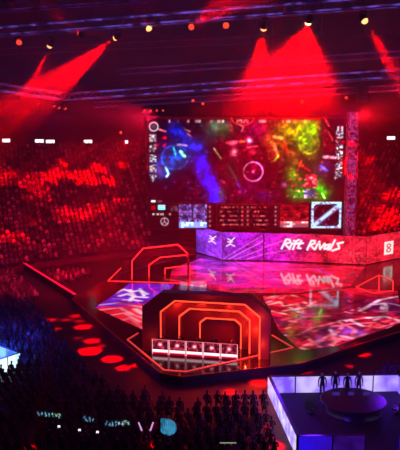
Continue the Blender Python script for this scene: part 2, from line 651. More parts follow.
SW = [  # brush letters, drawn on a 62 x 12 field that starts at 282, 237
    [(1, 11), (3, 1), (7, 1.5), (8, 4), (3, 6), (9, 11)], [(10, 5), (9, 10)], [(11, 2.6), (11.4, 2.2)],
    [(16, 1), (13.5, 2.5), (12.5, 11)], [(11.5, 5.5), (16, 5)], [(18.5, 2), (17, 9.5), (20, 10)], [(15.8, 5), (21, 4.4)],
    [(27, 11), (28.5, 1.5), (32, 1.5), (32.5, 4), (28.5, 6), (34, 10.5)], [(35.5, 5), (34.8, 10)], [(36.4, 2.6), (36.8, 2.2)],
    [(37.5, 4.5), (39.5, 10), (42.5, 4)], [(47, 5), (44, 5.5), (43.5, 9.5), (46, 9.5), (48, 4.5), (47.5, 10)],
    [(51.5, 0), (49.5, 10)], [(60, 2), (55, 3.5), (57, 6), (58, 8.5), (52, 11)]]

for i in range(4):
    a, b = WP[i], WP[i + 1]
    xa, xb = wall_px[i][0], wall_px[i + 1][0]
    ya, yb = 233.0, 262.0                       # picture coordinates on the wall
    cv = Canvas(xa, xb, ya, yb, int((xb - xa) * 3), 84, (0, 0, 0), seed=30 + i)
    cols = np.array([wall_col(x) for x in np.linspace(xa, xb, cv.nx)])
    cv.a[:] = cols[None]
    cv.noise(9, 0.3); cv.noise(3, 0.25); cv.noise(1.2, 0.3)
    if i == 1:
        for gx in (211, 230):
            pass
    if i <= 1:
        for gx, gy, m_ in ((213, 243, 1), (231, 243, 1.15)):
            for st in ([(-3, -3), (0, -1), (3, -4)], [(0, -1), (-1, 2), (-4, 4)], [(-1, 2), (3, 4)], [(-3, 0), (1, 0)]):
                cv.line([(gx + u * m_, gy + v * m_) for u, v in st], 1.5, (245, 225, 255), 0.9)
        for (x1, y1, x2, y2, w) in ((228, 262, 266, 240, 1.6), (235, 262, 268, 248, 1.2), (246, 262, 266, 255, 1.0), (222, 262, 262, 236, 0.9)):
            cv.line([(x1, y1), (x2, y2)], w, (245, 130, 230), 0.6)  # light beams crossing the wall, painted into its picture
    if i == 2:
        for (x1, y1, x2, y2, w) in ((262, 249, 300, 234, 1.5), (262, 256, 310, 246, 1.2)):
            cv.line([(x1, y1), (x2, y2)], w, (245, 120, 225), 0.55)  # the same beams continued as painted streaks
        cv.line([(263.4, 233), (263.4, 262)], 1.2, (60, 0, 70), 0.8)
        cv.blob(304, 245, 7, 8, (90, 10, 80), 0.55)
        for st in SW:
            cv.line([(282 + u + (6 - v) * 0.25, 238 + v) for u, v in st], 2.3, (252, 240, 246), 1.0)
        for gx in range(350, 366, 4):
            cv.line([(gx, 233), (gx, 262)], 0.5, (250, 90, 90), 0.4)
        cv.speck(340, 248, 366, 262, 2, 2, (250, 110, 110), 0.3, 0.4)
    if i == 3:
        for gx in range(368, 412, 3):
            cv.line([(gx, 233), (gx, 262)], 0.5, (250, 80, 90), 0.3)
        cv.rect(383, 242, 392, 256, (250, 225, 220))
        cv.ring(387.5, 246.5, 1.7, 1.1, (215, 40, 50)); cv.ring(387.5, 251.3, 1.9, 1.1, (215, 40, 50))
    inset = (b - a).normalized() * 0.03
    a2, b2 = a + inset, b - inset
    nrm = Vector((b.y - a.y, a.x - b.x, 0)).normalized()   # towards the viewer
    if nrm.y > 0: nrm = -nrm

    def place(X, Y, a2=a2, b2=b2, xa=xa, xb=xb):
        t = (X - xa) / (xb - xa)
        return (a2.x + (b2.x - a2.x) * t, a2.y + (b2.y - a2.y) * t, WH - (Y - ya) / (yb - ya) * (WH - 0.08))
    fr = MB()
    c = (a + b) / 2 - nrm * 0.16
    fr.box((c.x, c.y, WH / 2), ((b - a).length, 0.28, WH), math.atan2(b.y - a.y, b.x - a.x))
    fo = fr.build('cabinet', M['black'], wt)
    finish('display', cv.mesh('display', place), M['led_wall'], fo)

# ------------------------------------------------------------------ main screen
SY = 96.0
tl, br = vp(147, 117, SY), vp(342, 228.5, SY)
cv = Canvas(147, 342, 117, 228.5, 488, 280, (78, 2, 34), seed=5)
B = cv.blob
B(170, 150, 26, 34, (40, 8, 74), 0.9)
B(205, 190, 28, 18, (84, 2, 56), 0.9)
B(225, 160, 12, 30, (112, 0, 44), 0.8)
B(245, 150, 20, 34, (150, 4, 56), 0.7)
B(260, 195, 24, 16, (104, 2, 58), 0.8)
B(256, 131, 12, 9, (160, 8, 120), 0.9)
B(175, 130, 9, 7, (60, 64, 210), 0.9, 0.7)
B(184, 140, 9, 6, (60, 70, 230), 0.8, 0.9)
B(196, 147, 9, 7, (66, 86, 240), 0.95)
B(174, 157, 15, 12, (30, 110, 200), 0.95)
B(160, 170, 9, 10, (22, 90, 160), 0.9)
B(166, 150, 8, 8, (40, 40, 130), 0.6)
cv.ring(174, 157, 13, 1.3, (70, 130, 200), 0.6, 0.9)
B(202, 165, 8, 16, (70, 46, 235), 0.9, -0.35)
B(210, 184, 8, 18, (70, 40, 245), 0.95, -0.45)
B(215, 199, 8, 7, (60, 50, 230), 0.9)
B(217, 127, 14, 8, (120, 160, 140), 0.9)
B(222, 132, 8, 6, (50, 100, 60), 0.7)
B(209, 131, 6, 4, (70, 80, 90), 0.8)
B(221, 193, 5, 7, (80, 120, 90), 0.6)
for st, w, col in (([(180, 151), (184, 156)], 3.4, (225, 245, 235)), ([(177, 144), (186, 145)], 2.2, (240, 160, 190)), ([(165, 167), (168, 173), (166, 176)], 2.6, (230, 215, 230)),
                   ([(173, 147), (175, 155)], 2.0, (90, 190, 180)), ([(158, 129), (165, 131)], 2.2, (240, 130, 140)), ([(184, 129), (189, 131)], 1.8, (230, 140, 150)),
                   ([(187, 133), (190, 136)], 1.6, (220, 130, 130)), ([(213, 148), (220, 158)], 1.8, (180, 200, 150)), ([(228, 166), (236, 180)], 2.0, (90, 130, 150)),
                   ([(236, 183), (243, 192)], 2.4, (90, 110, 220)), ([(226, 142), (240, 141)], 3.0, (240, 90, 120)), ([(238, 124), (242, 127), (240, 131)], 1.8, (240, 150, 170)),
                   ([(246, 147), (256, 146)], 2.0, (240, 100, 130)), ([(240, 141), (243, 141)], 2.2, (255, 130, 40))):
    cv.line(st, w, col, 0.85)
B(233, 152, 4, 4, (245, 150, 170), 0.9)
B(248, 140, 3.4, 3.4, (240, 170, 190), 0.9)
B(252, 152, 4, 3, (210, 60, 110), 0.7)
B(231, 143, 5, 2.4, (245, 120, 150), 0.8)
cv.ring(252, 171, 9.5, 1.8, (250, 150, 200), 0.9)
B(252, 171, 7, 7, (150, 10, 90), 0.6)
B(252, 171, 1.5, 1.5, (250, 150, 190), 0.9)
# orange, olive and green fight on the right
B(277, 148, 13, 12, (196, 84, 30), 0.9)
B(287, 130, 17, 11, (215, 165, 20), 0.95)
B(303, 124, 14, 8, (200, 170, 20), 0.9)
B(305, 142, 15, 13, (150, 190, 30), 0.9)
B(293, 158, 12, 11, (170, 110, 50), 0.8)
B(315, 160, 9, 12, (110, 160, 40), 0.6)
B(243, 188, 10, 8, (120, 10, 110), 0.8)
B(230, 170, 8, 12, (40, 70, 70), 0.5)
B(208, 139, 9, 5, (40, 80, 110), 0.7)
B(291, 174, 9, 10, (110, 150, 24), 0.9)
B(318, 188, 15, 16, (30, 175, 26), 0.95)
B(296, 192, 12, 10, (60, 165, 40), 0.9)
B(310, 128, 8, 8, (170, 200, 24), 0.8)
B(268, 139, 8, 6, (190, 100, 60), 0.7)
cv.ring(307, 143, 10, 2.2, (190, 220, 70), 0.35)
cv.ring(305, 140, 6, 1.2, (180, 150, 60), 0.5)
B(328, 140, 9, 20, (120, 2, 40), 0.8)
B(322, 168, 10, 9, (90, 40, 140), 0.85)
B(331, 180, 8, 7, (50, 10, 40), 0.8)
B(264, 196, 9, 6, (56, 36, 150), 0.7)
B(283, 184, 3, 3, (220, 120, 220), 0.8)
for st, w, col in (([(272, 136), (280, 138)], 3, (240, 150, 110)), ([(273, 146), (276, 154)], 3, (250, 150, 130)), ([(283, 143), (286, 151)], 2.4, (240, 70, 40)), ([(273, 160), (277, 155)], 2.2, (200, 190, 60)),
                   ([(322, 118), (326, 126)], 1.8, (250, 120, 130)), ([(326, 132), (330, 140)], 2.2, (250, 110, 120)), ([(322, 156), (333, 157)], 3.4, (250, 170, 190)), ([(318, 165), (326, 170)], 2.4, (90, 120, 210)),
                   ([(300, 165), (308, 170)], 2.6, (240, 60, 80)), ([(296, 170), (300, 160)], 1.8, (250, 90, 60)), ([(321, 193), (324, 198)], 2, (200, 240, 160))):
    cv.line(st, w, col, 0.85)
for yy, c1 in ((177, (255, 90, 110)), (184, (255, 60, 100)), (189, (240, 190, 160)), (195, (200, 190, 200))):
    cv.speck(288, yy, 304, yy + 2.4, 2.2, 2.4, c1, 0.75, 0.8)
cv.rect(304, 174, 316, 187, (225, 20, 70), 0.75)
cv.rect(303, 189, 315, 197, (60, 80, 190), 0.7)
cv.speck(303, 174, 317, 198, 2, 2, (255, 170, 190), 0.4, 0.75)
for _ in range(150):                                   # sparks of the fight
    x = 150 + cv.r.rand() * 188; y = 124 + cv.r.rand() * 76
    bright = cv.r.rand()
    tint = (230, 150, 90) if 262 < x < 320 else ((90, 120, 220) if x < 215 else (230, 80, 110))
    B(x, y, 0.7 + bright, 0.6 + bright * 0.8, tint, 0.55)
cv.noise(5, 0.28); cv.noise(2, 0.22)
# top bar of the broadcast picture
cv.rect(147, 117, 342, 119, (150, 0, 14), 0.7)
for x, w in ((168, 2), (177, 1.5), (186, 3), (194, 6), (209, 3), (216, 7), (257, 7), (266, 3), (279, 9), (291, 3), (301, 3)):
    cv.speck(x, 119.5, x + w, 122.6, 1.2, 1.6, (245, 190, 190), 0.85, 0.9)
cv.ring(241, 117, 11, 1.4, (240, 90, 70), 0.8, 0.75)
cv.speck(235, 119, 247, 123, 1.4, 2, (255, 170, 160), 0.8, 0.9)
# portrait columns left and right
cv.ring(153.5, 126.5, 4.2, 1.6, (235, 200, 210), 0.95); B(153.5, 126.5, 3, 3, (170, 120, 140), 0.8)
for k in range(5):
    y = 134 + k * 10
    cv.rect(149.5, y, 155, y + 7, (120, 70, 90), 0.7)
    cv.speck(149, y, 156, y + 7.5, 1.3, 1.3, (240, 215, 215), 0.6, 0.9)
    cv.rect(333.5, y - 3, 340, y + 4, (90, 50, 80), 0.7)
    cv.speck(333, y - 4, 340.5, y + 5.2, 1.3, 1.3, (238, 228, 238), 0.6, 0.95)
cv.rect(334, 126, 336, 131, (240, 230, 240), 0.8); cv.rect(338, 126, 340, 131, (240, 230, 240), 0.8)
# lower bar
cv.rect(147, 202.5, 342, 228.5, (52, 2, 28), 0.97)
cv.rect(147, 202.3, 342, 203.2, (190, 60, 80), 0.5)
cv.rect(150, 199.5, 155, 202, (250, 240, 240), 0.9); cv.speck(156, 200, 161, 202, 1, 2, (200, 150, 160), 0.6)
cv.rect(150, 205, 155, 210, (190, 20, 40)); cv.rect(157, 204.5, 164.5, 209.5, (170, 215, 235)); cv.rect(158, 206, 163.5, 207, (230, 150, 160))
cv.rect(168, 204.5, 176, 210.5, (84, 40, 60)); cv.speck(168, 204, 177, 211, 2, 2, (160, 110, 130), 0.4)
cv.speck(150, 212.6, 165, 215, 1.3, 1.3, (250, 205, 205), 0.75); cv.speck(167, 212.6, 176, 215, 1.5, 1.4, (230, 170, 170), 0.5)
cv.ring(163.5, 221.5, 3.8, 1.2, (225, 180, 195), 0.95)
cv.line([(163.5, 218.5), (163.5, 221.5), (160.8, 224)], 1.0, (225, 180, 195)); cv.line([(163.5, 221.5), (166.2, 224)], 1.0, (225, 180, 195))
cv.rect(177.5, 203.5, 206, 228, (96, 62, 130))
cv.speck(178, 204, 206, 222, 1.3, 1.3, (214, 186, 232), 0.5, 0.85)
for (x, y) in ((183, 208), (199, 207), (184, 217), (198, 217)):
    B(x, y, 3.6, 2.6, (56, 20, 90), 0.75)
cv.line([(191.7, 203.5), (191.7, 222)], 1.2, (60, 26, 80)); cv.line([(178, 212.7), (206, 212.7)], 1.0, (140, 70, 150))
cv.rect(178, 222, 206, 228, (186, 176, 236), 0.85); cv.speck(178, 222, 206, 228, 2.4, 2, (245, 240, 255), 0.4)
for k in range(5):
    B(209, 206.5 + k * 4.8, 1.3, 1.3, (235, 170, 190), 0.9)
    y = 205.8 + k * 4.4
    cv.speck(219, y, 238, y + 2, 1.4, 2, (235, 150, 150), 0.7, 0.85)
    B(241.5, y + 1, 1.5, 1.5, (245, 130, 140), 0.9); B(247, y + 1, 1.5, 1.5, (240, 170, 150), 0.8)
    cv.speck(250, y, 268, y + 2, 1.4, 2, (235, 150, 150), 0.7, 0.85)
    B(275, y + 1, 1.4, 1.4, (245, 170, 185), 0.9)
for st in ([(216, 203), (216, 228)], [(278, 203), (278, 228)], [(216, 204), (278, 204)]):
    cv.line(st, 0.8, (180, 40, 60), 0.8)
cv.rect(279.5, 204, 308, 224, (150, 14, 34)); cv.speck(280, 204, 308, 223, 1.6, 1.6, (235, 80, 100), 0.4, 0.7)
for (x, y) in ((285, 209), (297, 208), (290, 216), (303, 216)):
    B(x, y, 3, 2.4, (84, 0, 20), 0.8)
cv.rect(279.5, 221, 308, 227.5, (226, 130, 150), 0.75); cv.speck(280, 221, 308, 227.5, 3, 2, (250, 200, 210), 0.4)
cv.rect(310.5, 201, 341, 228.4, (205, 196, 222)); cv.speck(310.5, 201, 341, 228.4, 1.4, 1.4, (110, 80, 130), 0.35, 0.7)
cv.poly([(313.5, 206), (316, 204), (336, 203.6), (338.5, 206), (338.5, 224), (336, 226), (315, 226), (313.5, 224)], (36, 8, 40))
cv.line([(315, 224), (337, 206)], 5.0, (205, 196, 222), 0.95)
cv.ring(326, 215, 13.6, 1.2, (190, 180, 210), 0.5, 0.85)
for _ in range(14):
    B(314 + cv.r.rand() * 24, 205 + cv.r.rand() * 20, 1, 1, (120, 90, 200) if cv.r.rand() < 0.5 else (220, 60, 80), 0.9)

for _ in range(2):
    p_ = np.pad(cv.a, ((1, 1), (1, 1), (0, 0)), mode='edge')
    cv.a = (p_[1:-1, 1:-1] * 2 + p_[:-2, 1:-1] + p_[2:, 1:-1] + p_[1:-1, :-2] + p_[1:-1, 2:]) / 6
cv.a = np.clip(255 * (cv.a / 255) ** 1.9 * np.array((0.92, 1.35, 1.2)), 0, 255)
scr = thing('video_screen', 'giant hanging video screen showing a colourful battle game above the folded wall', 'screen', ((tl.x + br.x) / 2, SY, br.z))


def place_screen(X, Y):
    u = (X - 147) / 195.0; v = (Y - 117) / 111.5
    return (tl.x + (br.x - tl.x) * u, np.full(X.shape, SY), tl.z + (br.z - tl.z) * v)


body = MB().box(((tl.x + br.x) / 2, SY + 0.3, (tl.z + br.z) / 2), (br.x - tl.x + 0.3, 0.55, tl.z - br.z + 0.3)).build('cabinet', M['black'], scr)
finish('display', cv.mesh('display', place_screen), M['led'], scr)
hg = MB()
for k in range(4):
    x = tl.x + (br.x - tl.x) * (k + 0.5) / 4
    hg.tube((x, SY + 0.3, tl.z + 0.1), (x, SY + 0.3, 36), 0.05, n=6)
hg.build('hanging_cable', M['black'], scr)


# ------------------------------------------------------------------ trusses
def truss(name, label, a, b, w, strip, cat='truss', group=None, step=None, rise=None):
    a, b = Vector(a), Vector(b)
    t = thing(name, label, cat, (a + b) / 2, 0, group)
    d = (b - a).normalized()
    up = Vector((0, 0, 1)) if abs(d.z) < 0.9 else Vector((0, 1, 0))
    sd = d.cross(up).normalized() * (w / 2)
    u2 = sd.cross(d).normalized() * (w / 2) * (rise or 1)
    offs = [sd + u2, -sd + u2, -sd - u2, sd - u2]
    ch = MB()
    for o in offs:
        ch.tube(a + o, b + o, w * 0.055, n=6)
    ch.build('chord', M['truss'], t)
    br_ = MB()
    Ln = (b - a).length
    n = max(2, int(Ln / (step or w * 1.1)))
    for k in range(n):
        p, q = a + d * Ln * k / n, a + d * Ln * (k + 1) / n
        for i in range(4):
            o1, o2 = offs[i], offs[(i + 1) % 4]
            if k % 2: o1, o2 = o2, o1
            br_.bar(p + o1, q + o2, w * 0.05)
            br_.bar(p + offs[i], p + offs[(i + 1) % 4], w * 0.05)
    br_.build('bracing', M['truss'], t)
    if strip:  # added glowing bars imitate violet wash light on the truss
        s_ = MB()
        s_.bar(a - u2 * 0.75, b - u2 * 0.75, w * 0.22, w * 0.24)
        s_.build('added_glow_strip', M[strip], t)
        s_ = MB()
        s_.bar(a + u2 * 0.75, b + u2 * 0.75, w * 0.16, w * 0.16)
        s_.build('added_glow_strip', M[strip], t)
    return t


T1a, T1b = vp(-20, 33, 72), vp(430, -2, 56)
truss('lighting_truss', 'highest violet truss that carries the row of large red spotlights', T1a, T1b, 1.0, 'strip', step=1.6)
T2a, T2b = vp(67, 97, 92), vp(430, 71, 74)
truss('lighting_truss', 'long violet-lit truss rising to the right just over the screen', T2a, T2b, 1.0, 'strip', step=1.6)
T3a = vp(-25, 84, 80)
truss('lighting_truss', 'short violet truss sloping down from the left edge to the corner', T3a, vp(62, 96.5, 92), 1.0, 'strip', step=1.6)
truss('lighting_truss', 'thin dim truss above the long violet one', vp(120, 72, 80), vp(430, 52, 70), 0.7, 'strip_dim', step=1.4)
truss('lighting_truss', 'dim lower truss hanging right above the screen top', vp(95, 105, 97), vp(430, 86, 86), 0.8, 'strip_dim', step=1.4)
truss('lighting_truss', 'faint rear truss at the upper left under the highest truss', vp(-20, 53, 84), vp(250, 40, 78), 0.7, None, step=1.4)
truss('lighting_truss', 'dim front truss at the very top left corner', vp(-20, 8, 58), vp(200, -8, 52), 0.9, 'strip_dim', step=1.4)
# suspension chains
for (a, b, lo) in ((T1a, T1b, 'thin chain carrying the highest truss'), (T2a, T2b, 'thin chain carrying the long violet truss')):
    for k in range(5):
        p = a.lerp(b, (k + 0.5) / 5)
        o = MB().tube(p + Vector((0, 0, .5)), (p.x, p.y, 36), 0.03, n=5).build('hoist_chain', M['black'])
        tag(o, lo, 'chain', lo.replace('thin chain', 'chains'))
# speckled tower right of the screen
tb = vp(349.5, 229, 95)
tw = truss('lighting_tower', 'tall speckled purple tower standing right of the giant screen', (tb.x, 95, 0), (tb.x, 95, vp(349, 112, 95).z), 1.3, None, cat='tower', step=1.5)
ztop = vp(349, 112, 95).z
MB().box((tb.x, 95, ztop / 2), (1.1, 1.0, ztop)).build('glitter_drape', M['tower'], tw)

# line array speaker over the right of the screen
la = vp(364, 74, 84)
lt = thing('line_array', 'curved column of black loudspeakers hanging right of the screen top', 'speaker', la)
for k in range(8):
    z = la.z - k * 0.42
    y = la.y + 0.012 * k * k
    MB().box((la.x, y, z), (1.2, 0.7, 0.38)).build('speaker_box', M['black'], lt)
MB().tube((la.x, la.y, la.z + .2), (la.x, la.y, 36), 0.04, n=6).build('hanging_cable', M['black'], lt)


# ------------------------------------------------------------------ spotlights
RED = (1.0, 0.0, 0.0)


def add_spot(parent, p, tgt, power, ang, col, blend=0.4, rad=0.12):
    ld = bpy.data.lights.new('spot', 'SPOT')
    ld.energy = power
    ld.spot_size = math.radians(ang)
    ld.spot_blend = blend
    ld.color = col
    ld.shadow_soft_size = rad
    lo = bpy.data.objects.new('beam_light', ld)
    d = (Vector(tgt) - Vector(p)).normalized()
    q = d.to_track_quat('-Z', 'Y')
    lo.matrix_world = Matrix.LocRotScale(Vector(p), q, None)
    C.objects.link(lo)
    if parent is not None:
        lo.parent = parent
        lo.matrix_parent_inverse = chain_matrix(parent).inverted()
    return lo


def fixture(p, tgt, size, lens, label, group=None, power=0, ang=10, col=RED, blend=0.4, name='stage_spotlight', face=None):
    """moving-head lamp: base on the truss, yoke, turning head, lens"""
    p = Vector(p)
    d = (Vector(tgt) - p).normalized()
    t = thing(name, label, 'spotlight', p, 0, group)
    s = size
    MB().box(p + Vector((0, 0, 0.82 * s)), (0.9 * s, 0.7 * s, 0.24 * s)).build('base', M['black'], t)
    y = MB()
    sd = d.cross(Vector((0, 0, 1)))
    sd = sd.normalized() if sd.length > 0.05 else Vector((1, 0, 0))
    for k in (-1, 1):
        q = p + sd * 0.62 * s * k
        y.bar(q + Vector((0, 0, -0.1 * s)), q + Vector((0, 0, 0.72 * s)), 0.14 * s, 0.3 * s)
    y.bar(p + sd * 0.66 * s + Vector((0, 0, .7 * s)), p - sd * 0.66 * s + Vector((0, 0, .7 * s)), 0.3 * s, 0.1 * s)
    y.build('yoke', M['black'], t)
    hd = MB().lathe(p - d * 0.55 * s, [(0.0, 0.0), (0.3 * s, 0.02 * s), (0.42 * s, 0.25 * s), (0.46 * s, 0.8 * s), (0.5 * s, 1.0 * s), (0.44 * s, 1.0 * s)], 14, d).build('head', M['black'], t)
    MB().lathe(p - d * 0.55 * s, [(0.45 * s, 0.97 * s), (0.42 * s, 1.15 * s), (0.3 * s, 1.33 * s), (0.15 * s, 1.4 * s), (0.001, 1.42 * s)], 14, d).build('lens', M[lens], hd)
    if power:
        add_spot(t, p + d * 1.0 * s, tgt, power, ang, col, blend, 0.1 * s)
    return t


# the row on the highest truss; (pixel of lamp, pixel + depth aimed at, power, angle)
U = 1000.0
row = [
    (19, 42, None, 0, 0, 'lens_red', 'faint red spotlight at the left end of the highest truss'),
    (51, 43, (26, 98, 71), 260 * U, 14, 'lens', 'second large spotlight from the left with a beam falling steeply left'),
    (82, 36, (52, 8, 70), 20 * U, 20, 'lens_red', 'small dim red spotlight between two bright beams'),
    (118, 36, (52, 88, 71), 520 * U, 22, 'lens', 'spotlight throwing a wide red beam down to the left'),
    (150, 31, (134, -4, 62), 170 * U, 18, 'lens', 'spotlight with a beam pointing up left from the top truss'),
    (190, 28, (212, 12, 60), 80 * U, 22, 'lens_red', 'spotlight with a short beam pointing up right'),
    (226, 25, None, 0, 0, 'lens_red', 'dim spotlight without a beam near the middle of the top truss'),
    (264, 25, (254, 102, 65), 150 * U, 46, 'lens', 'spotlight at the left edge of the big red glow'),
    (309, 19, (290, 108, 65), 480 * U, 84, 'lens_hot', 'brightest spotlight at the head of the big red glow'),
    (363, 18, (388, 60, 56), 200 * U, 16, 'lens', 'rightmost spotlight with a narrow beam falling right'),
]
for px, py, aim, power, ang, lens, lab in row:
    t = (px + 20) / 450.0
    Y = 71.6 + (55.6 - 71.6) * t
    p = vp(px, py, Y)
    tgt = vp(*aim) if aim else p + Vector((0.1, -1, -0.5))
    if power == 0:
        tgt = p + (O - p) * 0.3 + Vector((0, 0, -3))
    fixture(p, tgt, 0.62, lens, lab, power=power, ang=ang, blend=1.0 if ang > 40 else 0.4)

# the corner row at the left, with narrow beams
corner = [
    (18, 100, (-25, 130, 95), 500 * U, 12, 'spotlight left of the corner row with a beam falling left'),
    (40, 102, (-10, 144, 98), 500 * U, 11, 'leftmost spotlight of the corner row over the left stand'),
    (53, 104, (82, 166, 92), 1500 * U, 1.6, 'second narrow-beam spotlight of the corner row'),
    (58, 106, (100, 172, 92), 900 * U, 1.6, 'third narrow-beam spotlight of the corner row'),
    (64, 107, (125, 175, 92), 900 * U, 1.6, 'fourth narrow-beam spotlight of the corner row'),
]
for px, py, aim, power, ang, lab in corner:
    fixture(vp(px, py, 83), vp(aim[0], aim[1], aim[2] - 5), 0.4, 'lens_red', lab, power=power, ang=ang)
add_spot(None, vp(41, 103, 83), vp(70, 166, 87), 1500 * U, 1.6, (1.0, 0.08, 0.02), 0.3)
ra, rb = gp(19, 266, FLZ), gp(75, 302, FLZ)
lr = thing('beam_stand_in', 'added red-pink bar standing in for a light beam, running down from the left stand to the stage corner', 'beam stand-in', (ra + rb) / 2)  # pink light beam imitated by an added glowing bar on a low base
MB().bar(ra + Vector((0, 0, .4)), rb + Vector((0, 0, .4)), 0.2, 0.8).build('stand_in_base', M['black'], lr)
MB().bar(ra + Vector((0, 0, .85)), rb + Vector((0, 0, .85)), 0.3, 0.1).build('added_glow_strip', principled('pink beam stand-in glow', (200, 20, 60), 0.4, emit=(215, 18, 62), strength=0.75), lr)
# a dim row at the top left of the screen
for k in range(4):
    p = vp(144.5 + k * 6.2, 110, 94)
    fixture(p, p + Vector((0, -1, -0.6)), 0.28, 'lens_red', 'tiny red lamp in the row of four above the screen top left', 'tiny red lamps above the screen')
for (px, py, Y, lab) in ((121, 132, 100, 'small red lamp glowing beside the left edge of the screen'), (203, 103, 90, 'tiny red lamp under the long truss'), (302, 101, 90, 'small red lamp above the right half of the screen'), (346, 97, 90, 'red lamp on the lower truss near the tower'), (193, 100, 90, 'faint lamp under the long truss left of its twin')):
    p = vp(px, py, Y)
    fixture(p, p + Vector((0, -1, -0.5)), 0.4, 'lens_red', lab)


def wash(frm, tgt, power, ang, col, lab=None, blend=0.6):
    """unseen spots added in mid-air, without fixtures, to light crowd and stage"""
    return add_spot(None, frm, tgt, power, ang, col, blend, 0.2)


# pools of red on the stands
pools = [(84, 292, 10, 4), (74, 296, 6, 3), (92, 288, 6, 3)]
for (x0, x1, y0, y1, slope, nn, pw) in ((0, 55, 174, 200, 6, 9, 46), (48, 112, 164, 184, 8, 11, 80), (58, 108, 206, 220, 3, 8, 34), (120, 146, 163, 188, 4, 5, 46), (112, 146, 200, 214, 3, 4, 20), (0, 22, 230, 240, 0, 3, 22), (26, 42, 219, 223, 0, 2, 16), (20, 70, 200, 208, 8, 4, 12), (358, 402, 186, 226, -16, 14, 60), (366, 400, 160, 180, 0, 4, 40)):
    for k in range(nn):
        u = (k + 0.5) / nn
        pools.append((x0 + (x1 - x0) * u, y0 + rnd.random() * (y1 - y0) + slope * (u - 0.5), pw * rnd.uniform(0.7, 1.3), rnd.uniform(4.5, 8)))
for (px, py, power, ang) in pools:
    tg = stand_hit(px, py)
    src = tg + Vector(((4 - tg.x) * 0.45, -22, 0))
    src.z = 16.6
    wash(src, tg, power * U * 7, ang, RED, blend=1.0)

# ellipses of red on the floor crowd
for (px, py, w, pw) in ((50, 320, 14, 4), (56, 329, 10, 4), (66, 320, 10, 3), (76, 316, 14, 4), (80, 321, 10, 3), (83, 327, 20, 6), (101, 346, 9, 3), (78, 338, 9, 2), (135, 366, 9, 6), (92, 341, 18, 6), (90, 351, 26, 12), (112, 359, 22, 8), (124, 368, 18, 7), (139, 364, 11, 7), (230, 392, 16, 6), (259, 383, 20, 8), (274, 446, 24, 6), (362, 354, 18, 6), (350, 366, 10, 3), (32, 448, 14, 4), (94, 300, 12, 4), (303, 372, 18, 3), (186, 446, 8, 3), (152, 446, 10, 5)):
    tg = gp(px, py, FLZ)
    src = Vector((tg.x * 0.7, tg.y + 7, 18.5))
    d = (tg - src).length
    wm = w / F * tg.y
    wash(src, tg, pw * U * 75, math.degrees(2 * math.atan(wm / 2 / d)), RED, blend=0.35)

# ------------------------------------------------------------------ player booth near the front
DA, DB_ = gp(152, 354), gp(238, 360)
bu = (DB_ - DA).normalized()
bv = Vector((-bu.y, bu.x, 0))
BO = (DA + DB_) / 2
brz = math.atan2(bu.y, bu.x)


def bp(u, v, z):
    return BO + bu * u + bv * v + Vector((0, 0, z))


def arch_line(hw, h, cu, cz, v, uc):
    return [bp(uc - hw, v, 0), bp(uc - hw, v, h - cz), bp(uc - hw + cu, v, h), bp(uc + hw - cu, v, h), bp(uc + hw, v, h - cz), bp(uc + hw, v, 0)]


booth = thing('player_booth', 'large black front booth with nested orange neon arches around five desks', 'booth', BO)
specs = [  # (outer hw, h, centre), (inner hw, h, centre), v0, depth, neon (hw, h, centre)
    ((5.15, 4.95, 0.7), (3.9, 4.2, 1.1), 0.6, 1.1, (4.05, 4.38, 1.1)),
    ((3.9, 4.2, 1.1), (2.8, 3.36, 1.27), 1.7, 1.0, (2.95, 3.5, 1.27)),
    ((2.8, 3.36, 1.27), (1.62, 2.36, 1.6), 2.7, 0.8, (1.76, 2.5, 1.6)),
]
for (oh, oz, oc), (ih, iz, ic), v0, dep, (hw, h, nc) in specs:
    a = MB().band(arch_line(oh, oz, oh * 0.3, oh * 0.24, v0, oc), arch_line(ih, iz, ih * 0.3, ih * 0.24, v0, ic), bv * dep).build('arch', M['booth'], booth)
    s0 = arch_line(hw, h, hw * 0.3, hw * 0.24, v0 - 0.05, nc)
    s1 = arch_line(hw - 0.1, h - 0.1, (hw - 0.1) * 0.3, (hw - 0.1) * 0.24, v0 - 0.05, nc)
    MB().band(s0, s1, bv * 0.05).build('neon_strip', M['neon'], a)
MB().box(bp(1.6, 3.6, 1.25), (3.6, 0.15, 2.5), brz).build('back_panel', M['booth'], booth)
for (px_) in ([(138, 333), (127.5, 339.5), (164, 370), (186, 371.5), (293, 347.5), (272, 335)],):
    s_ = MB()
    for a, b in zip(px_[:-1], px_[1:]):
        s_.bar(gp(*a, 0.05), gp(*b, 0.05), 0.13, 0.06)
    s_.build('floor_neon', M['neon_dim'], booth)

